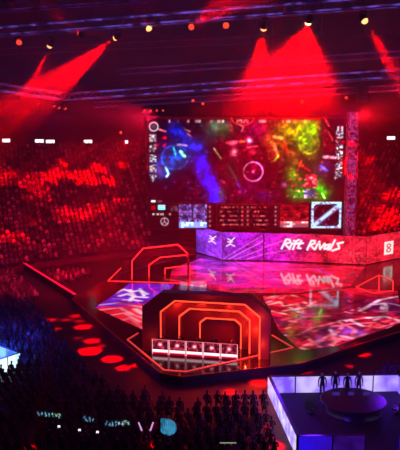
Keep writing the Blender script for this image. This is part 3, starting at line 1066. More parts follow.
# far booth: three separate standing neon arches
fb0 = gp(160, 279)
fb = thing('neon_arch_booth', 'far booth of three nested coral neon arches on the stage left', 'booth', fb0)
FYs = (0.0, 1.4, 2.8)
arches = [[(132, 279), (132, 261), (143, 248.5), (178, 244.5), (188, 254)], [(149, 279), (149, 265), (160, 257.5), (187, 255), (188.5, 260)], [(165, 279), (165, 268.5), (190, 265), (190, 279)]]
for k, pl in enumerate(arches):
    Y = fb0.y + FYs[k]
    pts = [vp(x, y, Y) for x, y in pl]
    for p in (pts[0], pts[-1]):
        if p.z < 1.5: p.z = 0
    mid = Vector(((pts[0].x + pts[-1].x) / 2, Y, 1.0))
    inn = [p + (mid - p).normalized() * 0.16 for p in pts]
    if pts[0].z == 0: inn[0].z = 0
    if pts[-1].z == 0: inn[-1].z = 0
    blk = MB()
    for a, b in zip(pts[:-1], pts[1:]):
        blk.bar(a + Vector((0, .12, 0)), b + Vector((0, .12, 0)), 0.2, 0.2)
    if k < 2:                       # the hidden right post goes down to the stage behind the next arch
        e_ = pts[-1]
        blk.bar(e_ + Vector((0, .12, 0)), (e_.x, e_.y + .12, 0), 0.2, 0.2)
    ao = blk.build('arch', M['booth'], fb)
    ns = MB()
    for a, b in zip(pts[:-1], pts[1:]):
        ns.bar(a, b, 0.13, 0.13)
    ns.build('neon_strip', M['neon_dim'], ao)
s_ = MB()
for a, b in (((121, 268), (108, 281)), ((108, 281), (130, 281.5)), ((130, 281.5), (204, 284)), ((204, 284), (210, 276))):
    s_.bar(gp(*a, 0.04), gp(*b, 0.04), 0.12, 0.06)
s_.build('floor_neon', M['neon_dim'], fb)


# ------------------------------------------------------------------ people
def skin_mesh(name, joints, edges, root, levels=1):
    me = bpy.data.meshes.new(name)
    keys = list(joints)
    me.from_pydata([joints[k][0] for k in keys], [(keys.index(a), keys.index(b)) for a, b in edges], [])
    o = bpy.data.objects.new(name, me)
    C.objects.link(o)
    sk = o.modifiers.new('s', 'SKIN')
    sv = me.skin_vertices[0].data
    for i, k in enumerate(keys):
        r = joints[k][1]
        sv[i].radius = r if isinstance(r, tuple) else (r, r)
        sv[i].use_root = (k == root)
    if levels:
        ss = o.modifiers.new('d', 'SUBSURF'); ss.levels = levels; ss.render_levels = levels
    dg = bpy.context.evaluated_depsgraph_get()
    out = bpy.data.meshes.new_from_object(o.evaluated_get(dg))
    bpy.data.objects.remove(o)
    return out


def pose_joints(pose):
    """pose: 'sit', 'stand', 'raise' (standing, both arms up), 'desk' (sitting, hands forward). Person faces +Y, feet at z = 0"""
    J = {}
    sit = pose in ('sit', 'desk')
    hip = 0.47 if sit else 0.92
    y0 = -0.02
    lean = 0.06 if pose == 'desk' else 0.0
    J['pelvis'] = ((0, y0, hip), (0.15, 0.11))
    J['belly'] = ((0, y0 + lean * .3, hip + 0.2), (0.135, 0.10))
    J['chest'] = ((0, y0 + lean, hip + 0.40), (0.155, 0.11))
    J['neck0'] = ((0, y0 + lean, hip + 0.545), 0.06)
    J['neck'] = ((0, y0 + lean + .01, hip + 0.60), 0.052)
    J['head0'] = ((0, y0 + lean + .025, hip + 0.68), (0.068, 0.078))
    J['head1'] = ((0, y0 + lean + .02, hip + 0.76), (0.078, 0.095))
    J['head2'] = ((0, y0 + lean + .01, hip + 0.83), (0.055, 0.065))
    E = [('pelvis', 'belly'), ('belly', 'chest'), ('chest', 'neck0'), ('neck0', 'neck'), ('neck', 'head0'), ('head0', 'head1'), ('head1', 'head2')]
    for s, n in ((-1, 'l'), (1, 'r')):
        sh = (0.19 * s, y0 + lean, hip + 0.47)
        if pose == 'raise':
            el = (0.27 * s, y0 + 0.12, hip + 0.70); wr = (0.20 * s, y0 + 0.22, hip + 0.94); hd = (0.19 * s, y0 + 0.24, hip + 1.01)
        elif pose == 'desk':
            el = (0.25 * s, y0 + 0.14, hip + 0.26); wr = (0.17 * s, y0 + 0.40, hip + 0.30); hd = (0.16 * s, y0 + 0.47, hip + 0.30)
        elif pose == 'sit':
            el = (0.24 * s, y0 + 0.02, hip + 0.20); wr = (0.14 * s, y0 + 0.24, hip + 0.16); hd = (0.12 * s, y0 + 0.31, hip + 0.15)
        else:
            el = (0.25 * s, y0 - 0.02, hip + 0.19); wr = (0.25 * s, y0 + 0.05, hip - 0.04); hd = (0.24 * s, y0 + 0.07, hip - 0.11)
        J['sh' + n] = (sh, 0.062); J['el' + n] = (el, 0.045); J['wr' + n] = (wr, 0.03); J['hd' + n] = (hd, (0.04, 0.022))
        E += [('chest', 'sh' + n), ('sh' + n, 'el' + n), ('el' + n, 'wr' + n), ('wr' + n, 'hd' + n)]
        if sit:
            kn = (0.13 * s, y0 + 0.44, hip + 0.03); an = (0.13 * s, y0 + 0.42, 0.09); to = (0.14 * s, y0 + 0.58, 0.04)
        else:
            kn = (0.11 * s, y0 + 0.03, 0.49); an = (0.12 * s, y0, 0.09); to = (0.13 * s, y0 + 0.15, 0.035)
        J['th' + n] = ((0.10 * s, y0 + (0.06 if sit else 0), hip - 0.03), 0.085); J['kn' + n] = (kn, 0.06); J['an' + n] = (an, 0.042); J['to' + n] = (to, 0.035)
        E += [('pelvis', 'th' + n), ('th' + n, 'kn' + n), ('kn' + n, 'an' + n), ('an' + n, 'to' + n)]
    return J, E, hip


def make_body(pose, levels=1, fingers=False, face=False):
    J, E, hip = pose_joints(pose)
    me = skin_mesh('body', J, E, 'pelvis', levels)
    bm = bmesh.new(); bm.from_mesh(me)
    if fingers:
        for n in 'lr':
            w, h = Vector(J['wr' + n][0]), Vector(J['hd' + n][0])
            d = (h - w).normalized()
            sd = d.cross(Vector((0, 0, 1)) if abs(d.z) < 0.9 else Vector((0, 1, 0))).normalized()
            dn = sd.cross(d).normalized()
            if dn.z > 0: dn = -dn
            sg = -1 if n == 'l' else 1
            inward = Vector((-sg, 0, 0))
            if sd.dot(inward) < 0: sd = -sd
            JJ, EE = {}, []
            lens = (0.07, 0.082, 0.076, 0.06)
            for k in range(4):
                b0 = h + sd * (0.027 - 0.018 * k) - d * 0.02
                p1 = b0 + d * (lens[k] * 0.6) + dn * 0.008
                p2 = b0 + d * lens[k] + dn * 0.03
                m2 = skin_mesh('f', {'a': (tuple(b0), 0.010), 'b': (tuple(p1), 0.009), 'c': (tuple(p2), 0.0075)}, [('a', 'b'), ('b', 'c')], 'a', 0)
                bm.from_mesh(m2)
            b0 = w + d * 0.03 + sd * 0.015
            m2 = skin_mesh('f', {'a': (tuple(b0), 0.012), 'b': (tuple(b0 + sd * 0.035 + d * 0.025), 0.010), 'c': (tuple(b0 + sd * 0.045 + d * 0.055), 0.008)}, [('a', 'b'), ('b', 'c')], 'a', 0)
            bm.from_mesh(m2)
    if face:
        h1 = Vector(J['head1'][0])
        fy = J['head1'][1][1]
        for (dx, dy, dz, r) in ((0, fy * 0.95, -0.03, 0.016), (-0.077, 0.0, -0.02, 0.018), (0.077, 0.0, -0.02, 0.018), (0, fy * 0.86, -0.065, 0.012)):
            bmesh.ops.create_uvsphere(bm, u_segments=8, v_segments=6, radius=r, matrix=Matrix.Translation(h1 + Vector((dx, dy, dz))))
    bm.to_mesh(me); bm.free()
    for p in me.polygons: p.use_smooth = True
    return me, J, hip


def zone_materials(me, hip, J, mats, pose):
    """skin on head and hands, shirt above the waist, trousers below"""
    me.materials.clear()
    for m_ in mats: me.materials.append(m_)
    hands = [Vector(J['hdl'][0]), Vector(J['hdr'][0])]
    for p in me.polygons:
        c = p.center
        if c.z > hip + 0.585 and abs(c.x) < 0.12 and (c - Vector(J['head1'][0])).length < 0.22: p.material_index = 0
        elif min((c - h).length for h in hands) < 0.10: p.material_index = 0
        elif c.z > hip + 0.02 and c.y < 0.2 or (c.z > hip + 0.1): p.material_index = 1
        else: p.material_index = 2


def hair_mesh(J):
    h = Vector(J['head1'][0])
    bm = bmesh.new()
    bmesh.ops.create_uvsphere(bm, u_segments=14, v_segments=10, radius=1.0)
    for v in bm.verts:
        v.co = Vector((v.co.x * 0.088, v.co.y * 0.104 - 0.012, v.co.z * 0.098 + 0.016)) + h
    dele = [v for v in bm.verts if (v.co.y > h.y + 0.035 and v.co.z < h.z + 0.045) or v.co.z < h.z - 0.06]
    bmesh.ops.delete(bm, geom=dele, context='VERTS')
    me = bpy.data.meshes.new('hair'); bm.to_mesh(me); bm.free()
    for p in me.polygons: p.use_smooth = True
    me.materials.append(M['hair'])
    return me


FIG = {}
for pose in ('desk', 'stand', 'raise', 'sit'):
    me, J, hip = make_body(pose, 1, True, True)
    FIG[pose] = (me, J, hip)


def person(pose, loc, rz, label, shirt, trousers=None, group=None, scale=1.0):
    me0, J, hip = FIG[pose]
    me = me0.copy()
    zone_materials(me, hip, J, [M['skin'], shirt, trousers or M['trousers']], pose)
    o = bpy.data.objects.new('person', me)
    o.location = loc; o.rotation_euler = (0, 0, rz); o.scale = (scale,) * 3
    C.objects.link(o)
    tag(o, label, 'person', group)
    hm = hair_mesh(J)
    h = bpy.data.objects.new('hair', hm); h.parent = o; C.objects.link(h)
    ey = MB()
    hh = Vector(J['head1'][0])
    for s in (-1, 1):
        ey.lathe(hh + Vector((0.03 * s, 0.088, -0.01)), [(0.0, -0.008), (0.009, -0.003), (0.009, 0.003), (0.0, 0.008)], 8)
    e_ = bpy.data.objects.new('eye', ey.mesh('eye')); e_.data.materials.append(M['eye']); e_.parent = o; C.objects.link(e_)
    return o


def chair(loc, rz, label, group=None, seat_h=0.46):
    t = thing('gaming_chair', label, 'chair', loc, rz, group)
    R = Matrix.Rotation(rz, 3, 'Z'); L0 = Vector(loc)
    w = lambda x, y, z: L0 + R @ Vector((x, y, z))
    MB().box(w(0, 0.02, seat_h - 0.16), (0.5, 0.5, 0.1), rz).build('seat', M['chair'], t)
    bk = MB()
    pts = [(-0.25, 0), (0.25, 0), (0.27, 0.45), (0.15, 0.75), (-0.15, 0.75), (-0.27, 0.45)]
    a = [w(x, -0.2 - z * 0.1, seat_h - 0.1 + z) for x, z in pts]
    b = [p + R @ Vector((0, -0.09, 0)) for p in a]
    n = len(a)
    bk.add(a + b, [tuple(range(n)), tuple(range(2 * n - 1, n - 1, -1))] + [((i + 1) % n, i, n + i, n + (i + 1) % n) for i in range(n)])
    bk.build('backrest', M['chair'], t)
    MB().tube(w(0, 0, 0.06), w(0, 0, seat_h - 0.2), 0.03, n=8).build('gas_lift', M['black'], t)
    b_ = MB()
    for k in range(5):
        an = k * 2 * PI / 5
        b_.bar(w(0, 0, 0.08), w(0.28 * math.cos(an), 0.28 * math.sin(an), 0.04), 0.05, 0.05)
    b_.build('star_base', M['black'], t)
    for s in (-1, 1):
        m_ = MB().bar(w(0.28 * s, -0.15, seat_h + 0.14), w(0.28 * s, 0.16, seat_h + 0.14), 0.06, 0.04)
        m_.bar(w(0.28 * s, 0, seat_h - 0.14), w(0.28 * s, 0, seat_h + 0.13), 0.04, 0.04)
        m_.build('armrest', M['plastic'], t)
    return t


PW = (DB_ - DA).length / 5
ordn = ['leftmost', 'second from the left', 'middle', 'second from the right', 'rightmost']
for k in range(5):
    u = (k - 2) * PW
    c0 = bp(u, 0.35, 0)
    t = thing('player_desk', f'{ordn[k]} of five booth desks with red picture front and white band', 'desk', c0, brz)
    MB().box(bp(u, 0.36, 0.74), (PW - 0.04, 0.66, 0.05), brz).build('desktop', M['desk'], t)
    for s in (-1, 1):
        MB().box(bp(u + s * (PW / 2 - 0.05), 0.38, 0.36), (0.05, 0.6, 0.72), brz).build('leg', M['desk'], t)
    fp = MB().box(bp(u, 0.0, 0.64), (PW - 0.03, 0.06, 1.28), brz).build('front_panel', M['plastic'], t)
    cv = Canvas(0, 17, 0, 16, 68, 64, (44, 2, 18), seed=60 + k)
    cv.blob(8.5, 6, 6, 5, (150, 14, 36), 0.8)
    cv.speck(1, 1, 16, 10.4, 1.4, 1.4, (225, 70, 90), 0.35, 0.7)
    cv.blob(4.5, 5, 1.6, 2.6, (30, 0, 12), 0.8); cv.blob(12.5, 5, 1.6, 2.6, (30, 0, 12), 0.8)
    cv.blob(8.5, 5.5, 1.9, 1.7, (250, 200, 205), 0.95)
    cv.rect(0, 10.8, 17, 13.4, (250, 214, 220)); cv.rect(0, 13.4, 17, 14.2, (250, 70, 90))
    cv.rect(0, 14.2, 17, 16, (120, 4, 30))
    cv.line([(0.3, 0), (0.3, 16)], 0.8, (230, 150, 160)); cv.line([(16.7, 0), (16.7, 16)], 0.8, (230, 150, 160))
    cv.line([(0, 0.3), (17, 0.3)], 0.7, (200, 90, 110))
    pa, pb = bp(u - PW / 2 + 0.02, -0.035, 0), bp(u + PW / 2 - 0.02, -0.035, 0)
    me = cv.mesh('front_picture', lambda X, Y: (pa.x + (pb.x - pa.x) * X / 17, pa.y + (pb.y - pa.y) * X / 17, 1.28 - Y / 16 * 1.26))
    finish('front_picture', me, M['led'], fp)
    # monitor, keyboard
    mo = thing('monitor', f'black monitor on the {ordn[k]} booth desk', 'monitor', bp(u, 0.3, 0.765), brz)
    MB().box(bp(u, 0.3, 0.775), (0.24, 0.18, 0.02), brz).bar(bp(u, 0.28, 0.78), bp(u, 0.28, 1.0), 0.05).build('stand', M['plastic'], mo)
    MB().box(bp(u, 0.31, 1.12), (0.58, 0.04, 0.34), brz).build('screen', M['plastic'], mo)
    MB().box(bp(u, 0.335, 1.12), (0.54, 0.008, 0.3), brz).build('picture', M['monitor_glow'], mo)
    kb = MB().box(bp(u, 0.56, 0.775), (0.42, 0.14, 0.022), brz).build('keyboard', M['plastic'])
    tag(kb, f'black keyboard on the {ordn[k]} booth desk', 'keyboard')
    person('desk', bp(u, 1.05, 0.02), brz + PI, f'player seated behind the {ordn[k]} booth desk', M['jersey'])
    chair(bp(u, 1.12, 0), brz + PI, f'black chair behind the {ordn[k]} booth desk')


# ------------------------------------------------------------------ light-walled pens
def pen_wall(parent, a, b, z0, h, n, mat, both=False, th=0.18, inside=None, inmat=None):
    """a run of n luminous panels, each framed; from a to b on the floor"""
    a, b = Vector(a), Vector(b)
    d = (b - a); Ln = d.length; d.normalize()
    nr = Vector((d.y, -d.x, 0))
    rz = math.atan2(d.y, d.x)
    for k in range(n):
        c = a + d * Ln * (k + 0.5) / n
        w = Ln / n
        f = MB().box((c.x, c.y, z0 + h / 2), (w - 0.005, th, h), rz).build('wall_panel', M['frame'], parent)
        for sg, mt in ((1, mat), (-1, inmat)):
            if mt is None: continue
            q = c + nr * (th / 2 + 0.01) * sg
            MB().box((q.x, q.y, z0 + h / 2), (w - 0.09, 0.02, h - 0.06), rz).build('light_panel', M[mt], f)


PZ = FLZ
PBL, PBR = gp(269, 393, PZ), gp(398, 391, PZ)
PFL = gp(297.5, 456, PZ)
PFR = PFL + (PBR - PBL)
PH = 1.25
pen = thing('broadcast_pen', 'square pen with glowing lilac and blue walls in the lower right', 'booth', ((PBL + PFR) / 2))
pen_wall(pen, PBL, PBR, PZ, PH, 5, 'panel_lilac', inmat='panel_blue')
pen_wall(pen, PFL, PBL, PZ, PH, 5, 'panel_lilac', inmat='panel_white')
fr_ = lambda t_: PFL.lerp(PFR, t_)
pen_wall(pen, PFL, fr_(0.215), PZ, PH, 1, 'panel_blue', inmat='panel_blue')
pen_wall(pen, fr_(0.215), fr_(0.42), PZ, PH, 1, 'panel_violet', inmat='panel_violet')
pen_wall(pen, fr_(0.63), PFR, PZ, PH, 2, 'panel_blue', inmat='panel_blue')
pen_wall(pen, PBR, PFR, PZ, PH, 5, 'panel_lilac', inmat='panel_lilac')
MB().prism([(p.x, p.y) for p in (PBL, PFL, PFR, PBR)], PZ, PZ + 0.03).build('carpet', principled('black carpet', (12, 8, 20), 0.9, noise=0.3, nscale=5), pen)
cp = MB()
for a, b in ((PBL, PBR), (PFL, PBL), (PBR, PFR)):
    cp.bar(a + Vector((0, 0, PH + .03)), b + Vector((0, 0, PH + .03)), 0.2, 0.05)
cp.build('cap_rail', M['frame'], pen)

pc = (PBL + PFR) / 2 + (PBR - PBL).normalized() * 0.3 + Vector((0, 1.4, 0))
dt = thing('round_desk', 'dark curved desk in the middle of the glowing pen', 'desk', pc)
MB().lathe(pc + Vector((0, 0, 0.72)), [(0, 0), (2.1, 0), (2.2, 0.03), (2.2, 0.08), (2.1, 0.1), (0, 0.1)], 32).build('desktop', principled('plum desktop', (30, 12, 30), 0.5), dt)
MB().lathe(pc, [(1.85, 0), (1.7, 0.3), (1.85, 0.72)], 32).build('pedestal', M['desk'], dt)
for dx, w_, lab in ((-1.1, 0.5, 'left'), (-0.1, 0.42, 'middle'), (0.95, 0.5, 'right')):
    q = pc + Vector((dx, 0.35, 0.825))
    mo = thing('monitor', f'small dark monitor at the {lab} of the round desk in the pen', 'monitor', q)
    MB().box(q + Vector((0, 0, 0.01)), (0.22, 0.16, 0.02)).bar(q + Vector((0, 0, .02)), q + Vector((0, 0, .16)), 0.04).build('stand', M['plastic'], mo)
    MB().box(q + Vector((0, 0, 0.27)), (w_, 0.04, 0.28)).build('screen', M['plastic'], mo)
    MB().box(q + Vector((0, -0.024, 0.27)), (w_ - .04, 0.006, 0.24)).build('picture', M['monitor_glow'], mo)
for k, (x, y, lab) in enumerate(((322, 398, 'leftmost standing presenter in dark clothes inside the glowing pen'), (335, 396, 'second standing presenter from the left inside the glowing pen'), (347, 398, 'third standing presenter from the left inside the glowing pen'), (358.5, 397, 'rightmost standing presenter in dark clothes inside the glowing pen'))):
    g = gp(x, y - 0.5, PZ)
    person('stand', g, PI + rnd.uniform(-0.2, 0.2), lab, M['suit'], scale=1.06)
for k, (dx, dy) in enumerate(((-2.9, -0.4), (2.9, -0.4))):
    chair(pc + Vector((dx, dy, 0)), (-0.7, 0.7)[k], ('empty black chair left of the round desk', 'empty black chair right of the round desk')[k])

# the icy pen at the left edge
QR = gp(20, 364.5, PZ + 0.2)
pl_ = thing('light_pen', 'small pen with ice-blue glowing walls cut by the left edge', 'booth', (QR.x - 2, QR.y, PZ))
Qf = gp(-6, 373.5, PZ + 0.2)
Qb = gp(-14, 352, PZ + 0.2)
for q in (QR, Qf, Qb): q.z = PZ
Q3 = Qf + (Qb - QR)
pen_wall(pl_, Qf, QR, PZ, 1.2, 2, 'panel_cyan', inmat='panel_cyan')
pen_wall(pl_, Qb, QR, PZ, 1.2, 3, 'panel_sky', inmat='panel_sky')
pen_wall(pl_, Q3, Qb, PZ, 1.2, 2, 'panel_sky', inmat='panel_sky')
pen_wall(pl_, Q3, Qf, PZ, 1.2, 3, 'panel_sky', inmat='panel_sky')

# ------------------------------------------------------------------ lit openings along the concourse
for (x, y, w, lab) in ((5, 140.5, 10, 'lit white opening in the rear wall at the left edge'), (39, 141, 9, 'left of two adjoining lit white openings in the rear wall'), (50, 141.5, 9, 'right of two adjoining lit white openings in the rear wall'),
                       (88, 141.5, 8, 'brighter lit white opening between the corner row and the screen'), (126.5, 142, 3, 'small lit opening closest to the screen on its left'), (391, 138, 8, 'lit white opening in the rear wall right of the screen')):
    Tc = NROW * RUN
    d = ray(x, y)
    # meet the concourse wall
    k = 60.0
    while k < 200:
        p = O + d * k
        if ((p.x - SCX) / (SA + Tc - 0.3)) ** 2 + ((p.y - SCY) / (SB + Tc - 0.3)) ** 2 >= 1: break
        k += 0.1
    ang = math.atan2(p.x - SCX, -(p.y - SCY))
    t = thing('concourse_light', lab, 'light', p, 0)
    wm = w / F * p.y
    MB().box(p + Vector((0, 0.1, 0)), (wm + 0.2, 0.2, 0.76)).build('frame', M['black'], t)
    MB().box(p + Vector((0, -0.02, 0)), (wm, 0.06, 0.56)).build('lit_panel', M['white_light'], t)

# ------------------------------------------------------------------ audience
low, _, _ = make_body('sit', 0)
lowc = np.array([v.co[:] for v in low.vertices])
lowf = [tuple(p.vertices) for p in low.polygons]
mid_me, Jm, hipm = make_body('sit', 1)
mid_me.materials.clear(); mid_me.materials.append(M['clothes']); mid_me.materials.append(M['hair']); mid_me.materials.append(M['trousers'])
for p in mid_me.polygons:
    p.material_index = 1 if p.center.z > hipm + 0.63 else (2 if p.center.z < hipm else 0)
raise_me, Jr, hipr = make_body('raise', 1)
raise_me.materials.clear(); raise_me.materials.append(M['clothes']); raise_me.materials.append(M['hair']); raise_me.materials.append(M['trousers'])
for p in raise_me.polygons:
    p.material_index = 1 if (p.center.z > hipr + 0.63 and abs(p.center.x) < 0.12) else (2 if p.center.z < hipr else 0)


def in_poly_grow(x, y, poly, g):
    if pip(x, y, poly): return True
    for k in range(8):
        if pip(x + g * math.cos(k * PI / 4), y + g * math.sin(k * PI / 4), poly): return True
    return False


pen_poly = [(p.x, p.y) for p in (PBL, PBR, PFR - Vector((0, 3, 0)), PFL - Vector((0, 3, 0)))]
pen2_poly = [(p.x, p.y) for p in (QR, Qb, Q3, Qf)]
seats = []
y = 38.0
while y < 86:
    x = -30.0
    off = rnd.uniform(0, 0.3)
    while x < 40:
        X = x + off + rnd.uniform(-.06, .06); Yy = y + rnd.uniform(-.06, .06)
        x += 0.62
        if ((X - SCX) / (SA - 0.8)) ** 2 + ((Yy - SCY) / (SB - 0.8)) ** 2 > 1 and Yy > SCY: continue
        px, py = project((X, Yy, FLZ + 0.8))
        if not (-12 < px < 412 and 255 < py < 462): continue
        if in_poly_grow(X, Yy, STAGE, 4.6) or in_poly_grow(X, Yy, pen_poly, 0.8) or in_poly_grow(X, Yy, pen2_poly, 0.8): continue
        if (int(x * 10) // 62) % 2 == 0 and rnd.random() < 0.15: continue
        bd = rb - ra
        tt = max(0, min(1, ((X - ra.x) * bd.x + (Yy - ra.y) * bd.y) / (bd.x ** 2 + bd.y ** 2)))
        dd = math.hypot(X - ra.x - bd.x * tt, Yy - ra.y - bd.y * tt)
        if dd < 0.8 or (dd < 2.6 and Yy < ra.y + bd.y * tt): continue
        if rnd.random() < 0.1: continue
        seats.append((X, Yy, FLZ))
    y += 1.0
face_to = Vector((4, 74))
seats.sort(key=lambda s: s[1])
featured = [(49, 426, 'raise'), (88, 431, 'raise'), (117, 436, 'raise'), (145, 446, 'raise'), (168, 445, 'raise')]


def put(me, loc, rz, label, group, s=1.0):
    o = bpy.data.objects.new('person', me)
    o.location = loc; o.rotation_euler = (0, 0, rz); o.scale = (s, s, s)
    C.objects.link(o)
    return tag(o, label, 'person', group)


NIND = 300
holders = []
sign_spec = [(49.5, 414.5), (88.5, 419), (117.5, 423), (168.5, 427)]
for (sx, sy) in sign_spec:
    g = gp(sx, sy, FLZ + 2.35)
    holders.append((g.x, g.y - 0.28))
stick_p = gp(146, 430, FLZ + 2.05)
holders.append((stick_p.x, stick_p.y - 0.25))
phones_px = [(59, 426.5), (79.5, 430), (97.5, 432)]
HUP = FLZ + Jr['hdl'][0][2]
for (x, y_) in phones_px:
    g = gp(x, y_, HUP + 0.06)
    holders.append((g.x + 0.19, g.y - 0.27))
g = gp(228, 443, HUP + 0.05)
holders.append((g.x, g.y - 0.27))
near = [s for s in seats if all(math.hypot(s[0] - h[0], s[1] - h[1]) > 0.55 for h in holders)]
for i, (X, Yy, Z) in enumerate(near[:NIND]):
    rz = math.atan2(face_to.y - Yy, face_to.x - X) - PI / 2 + rnd.uniform(-.2, .2)
    put(mid_me, (X, Yy, Z), rz, 'dark figure of a seated spectator in the unlit crowd on the arena floor', 'spectators seated on the arena floor', rnd.uniform(0.94, 1.04))
rest = near[NIND:]

# spectators beyond the nearest three hundred: the rest of the floor and the stands
allp = [(X, Yy, Z, math.atan2(face_to.y - Yy, face_to.x - X) - PI / 2) for X, Yy, Z in rest]
for r in range(0, NROW - 1):
    t = r * RUN + 0.38
    per = 0.72
    ang = math.radians(20)
    while ang < math.radians(185):
        X, Yy = oval(t, ang)
        ang += per / math.hypot((SA + t) * math.sin(ang), (SB + t) * math.cos(ang))
        Z = ST0 + r * RISE
        px, py = project((X, Yy, Z + 0.6))
        if not (-6 < px < 406): continue
        if 150 < px < 340 and py < 262: continue
        if (math.degrees(ang) % 9) < 0.55: continue           # gangways
        if rnd.random() < 0.12: continue
        allp.append((X, Yy, Z, math.atan2(SCY - Yy, SCX - X) - PI / 2))
N = len(allp)
V = np.zeros((N, len(lowc), 3)); COL = np.ones((N, len(lowc), 4), np.float32)
pal = [lin(c) for c in ((140, 130, 130), (85, 78, 82), (165, 155, 150), (70, 66, 74), (110, 98, 98), (60, 58, 60), (100, 100, 108))]
for i, (X, Yy, Z, rz) in enumerate(allp):
    c, s = math.cos(rz), math.sin(rz)
    k = rnd.uniform(0.92, 1.05)
    V[i, :, 0] = (lowc[:, 0] * c - lowc[:, 1] * s) * k + X
    V[i, :, 1] = (lowc[:, 0] * s + lowc[:, 1] * c) * k + Yy
    V[i, :, 2] = lowc[:, 2] * k + Z
    COL[i, :, :3] = rnd.choice(pal)
    COL[i, lowc[:, 2] > 1.12, :3] = lin((80, 64, 58)) if rnd.random() < 0.8 else lin((120, 95, 84))
    COL[i, lowc[:, 2] < 0.45, :3] = lin((30, 30, 40))
nl = len(lowc)
faces = [tuple(v + i * nl for v in f) for i in range(N) for f in lowf]
cm = bpy.data.meshes.new('seated_crowd')
cm.from_pydata(V.reshape(-1, 3).tolist(), [], faces)
at = cm.color_attributes.new('content', 'FLOAT_COLOR', 'POINT')
at.data.foreach_set('color', COL.ravel())
cm.materials.append(M['crowd'])
co = bpy.data.objects.new('seated_crowd', cm); C.objects.link(co)
tag(co, 'packed crowd of spectators in the stands and far floor glowing in patches of red light', 'crowd', kind='stuff')
print('crowd', N, 'floor seats', len(seats), 'tail verts', nl)


# ------------------------------------------------------------------ fan signs, light sticks, phones
def sign(px0, px1, py, h_px, label, cols, hold, fan=False, seed=1, slope=0.0):
    g = gp((px0 + px1) / 2, py, FLZ + 2.35)
    w = (px1 - px0) / F * (g - O).length
    h = h_px / F * (g - O).length
    t = thing('fan_sign', label, 'sign', (g.x, g.y, g.z - h / 2))
    cv = Canvas(0, px1 - px0, 0, h_px, int((px1 - px0) * 4), int(h_px * 5), (8, 14, 24), seed=seed)
    n = int((px1 - px0) / 3.2)
    for k in range(n):
        cx0 = 1.2 + k * (px1 - px0 - 1.6) / n
        col = cols[k * len(cols) // n]
        for _ in range(3):
            a = (cx0 + cv.r.rand() * 2, 0.8 + cv.r.rand() * (h_px - 1.6)); b = (cx0 + cv.r.rand() * 2.2, 0.8 + cv.r.rand() * (h_px - 1.6))
            cv.line([a, b], 0.8, col, 0.9)
    if fan:
        cv.a[:] = np.array((40, 120, 165)); cv.noise(3, 0.4)
        for k in range(6):
            cv.line([(2 + k * 2.3, 2), (4 + k * 1.6, h_px - 2)], 0.8, (110, 200, 225), 0.6)
        cv.blob(3, 3, 2, 2, (30, 60, 90), 0.8)
    wv = Vector((1, 0, slope)).normalized()

    def place(X, Y):
        u = (X / (px1 - px0) - 0.5) * w; v = (0.5 - Y / h_px) * h
        return (g.x + u * wv.x, np.full(X.shape, g.y - 0.03), g.z + v + u * wv.z)
    keep = None
    if fan:
        keep = ((cv.X / (px1 - px0) - 0.45) ** 2 / 0.3 + (cv.Y / h_px - 0.5) ** 2 / 0.26 < 1) | ((cv.X < 5) & (cv.Y < 6))
    bo = MB()
    if fan:
        c2 = [(0.5 * w * 0.95 * math.cos(a) - 0.03 * w, 0.5 * h * 0.95 * math.sin(a)) for a in [k * PI / 8 for k in range(16)]]
        vs = [(g.x + a, g.y, g.z + b) for a, b in c2] + [(g.x + a, g.y + 0.03, g.z + b) for a, b in c2]
        bo.add(vs, [tuple(range(16)), tuple(range(31, 15, -1))] + [(i, (i + 1) % 16, 16 + (i + 1) % 16, 16 + i) for i in range(16)])
    else:
        A, Bq = g - wv * w / 2, g + wv * w / 2
        bo.bar(A, Bq, 0.04, h)
    bo.build('board', M['plastic'], t)
    finish('lit_face', cv.mesh('lit_face', place, keep), M['sign'], t)
    hy = g.y - 0.28
    return g, h


MINT, CYAN = (170, 225, 195), (120, 185, 215)
sg = [
    (37, 62, 414.5, 6.5, 'wide lit lettering sign in pale blue and green nearest the left edge', [(120, 160, 190), CYAN, MINT, (200, 235, 200)], False, 3, -0.12),
    (82, 95, 419, 6.5, 'small blue lit lettering sign between two wider signs', [(90, 150, 190), (110, 160, 200)], False, 4, -0.2),
    (104.5, 130.5, 423, 7, 'wide blue and mint lettering sign left of the glow sticks', [(100, 160, 200), CYAN, (190, 215, 220), MINT], False, 6, 0.03),
    (161, 176.5, 427, 17, 'round blue glowing fan sign right of the glow sticks', [CYAN], True, 8, -0.1)]
hold_lab = ['spectator holding up the lit lettering sign nearest the left edge', 'spectator holding up the small blue lettering sign', 'spectator holding up the lettering sign left of the glow sticks', 'spectator holding up the round blue fan sign']
for (a, b, y_, hp, lab, cols, fan, sd, sl), hl in zip(sg, hold_lab):
    g, h = sign(a, b, y_, hp, lab, cols, None, fan, sd, sl)
    top = Jr['hdl'][0][2]
    p = person('raise', (g.x, g.y - 0.26, FLZ), 0.0, hl, M['suit'], scale=1.0)
    dz = (g.z - h / 2 - 0.03) - (FLZ + top)
    p.location.z = FLZ
    hm = MB()
    for s in (-1, 1):
        hm.bar((g.x + 0.19 * s, g.y - 0.045, FLZ + top - 0.06), (g.x + 0.19 * s, g.y - 0.03, g.z - h / 2 + 0.03), 0.03, 0.03)
    root = [o for o in C.objects if o.get('label') == lab][0]
    hm.build('handle', M['plastic'], root)

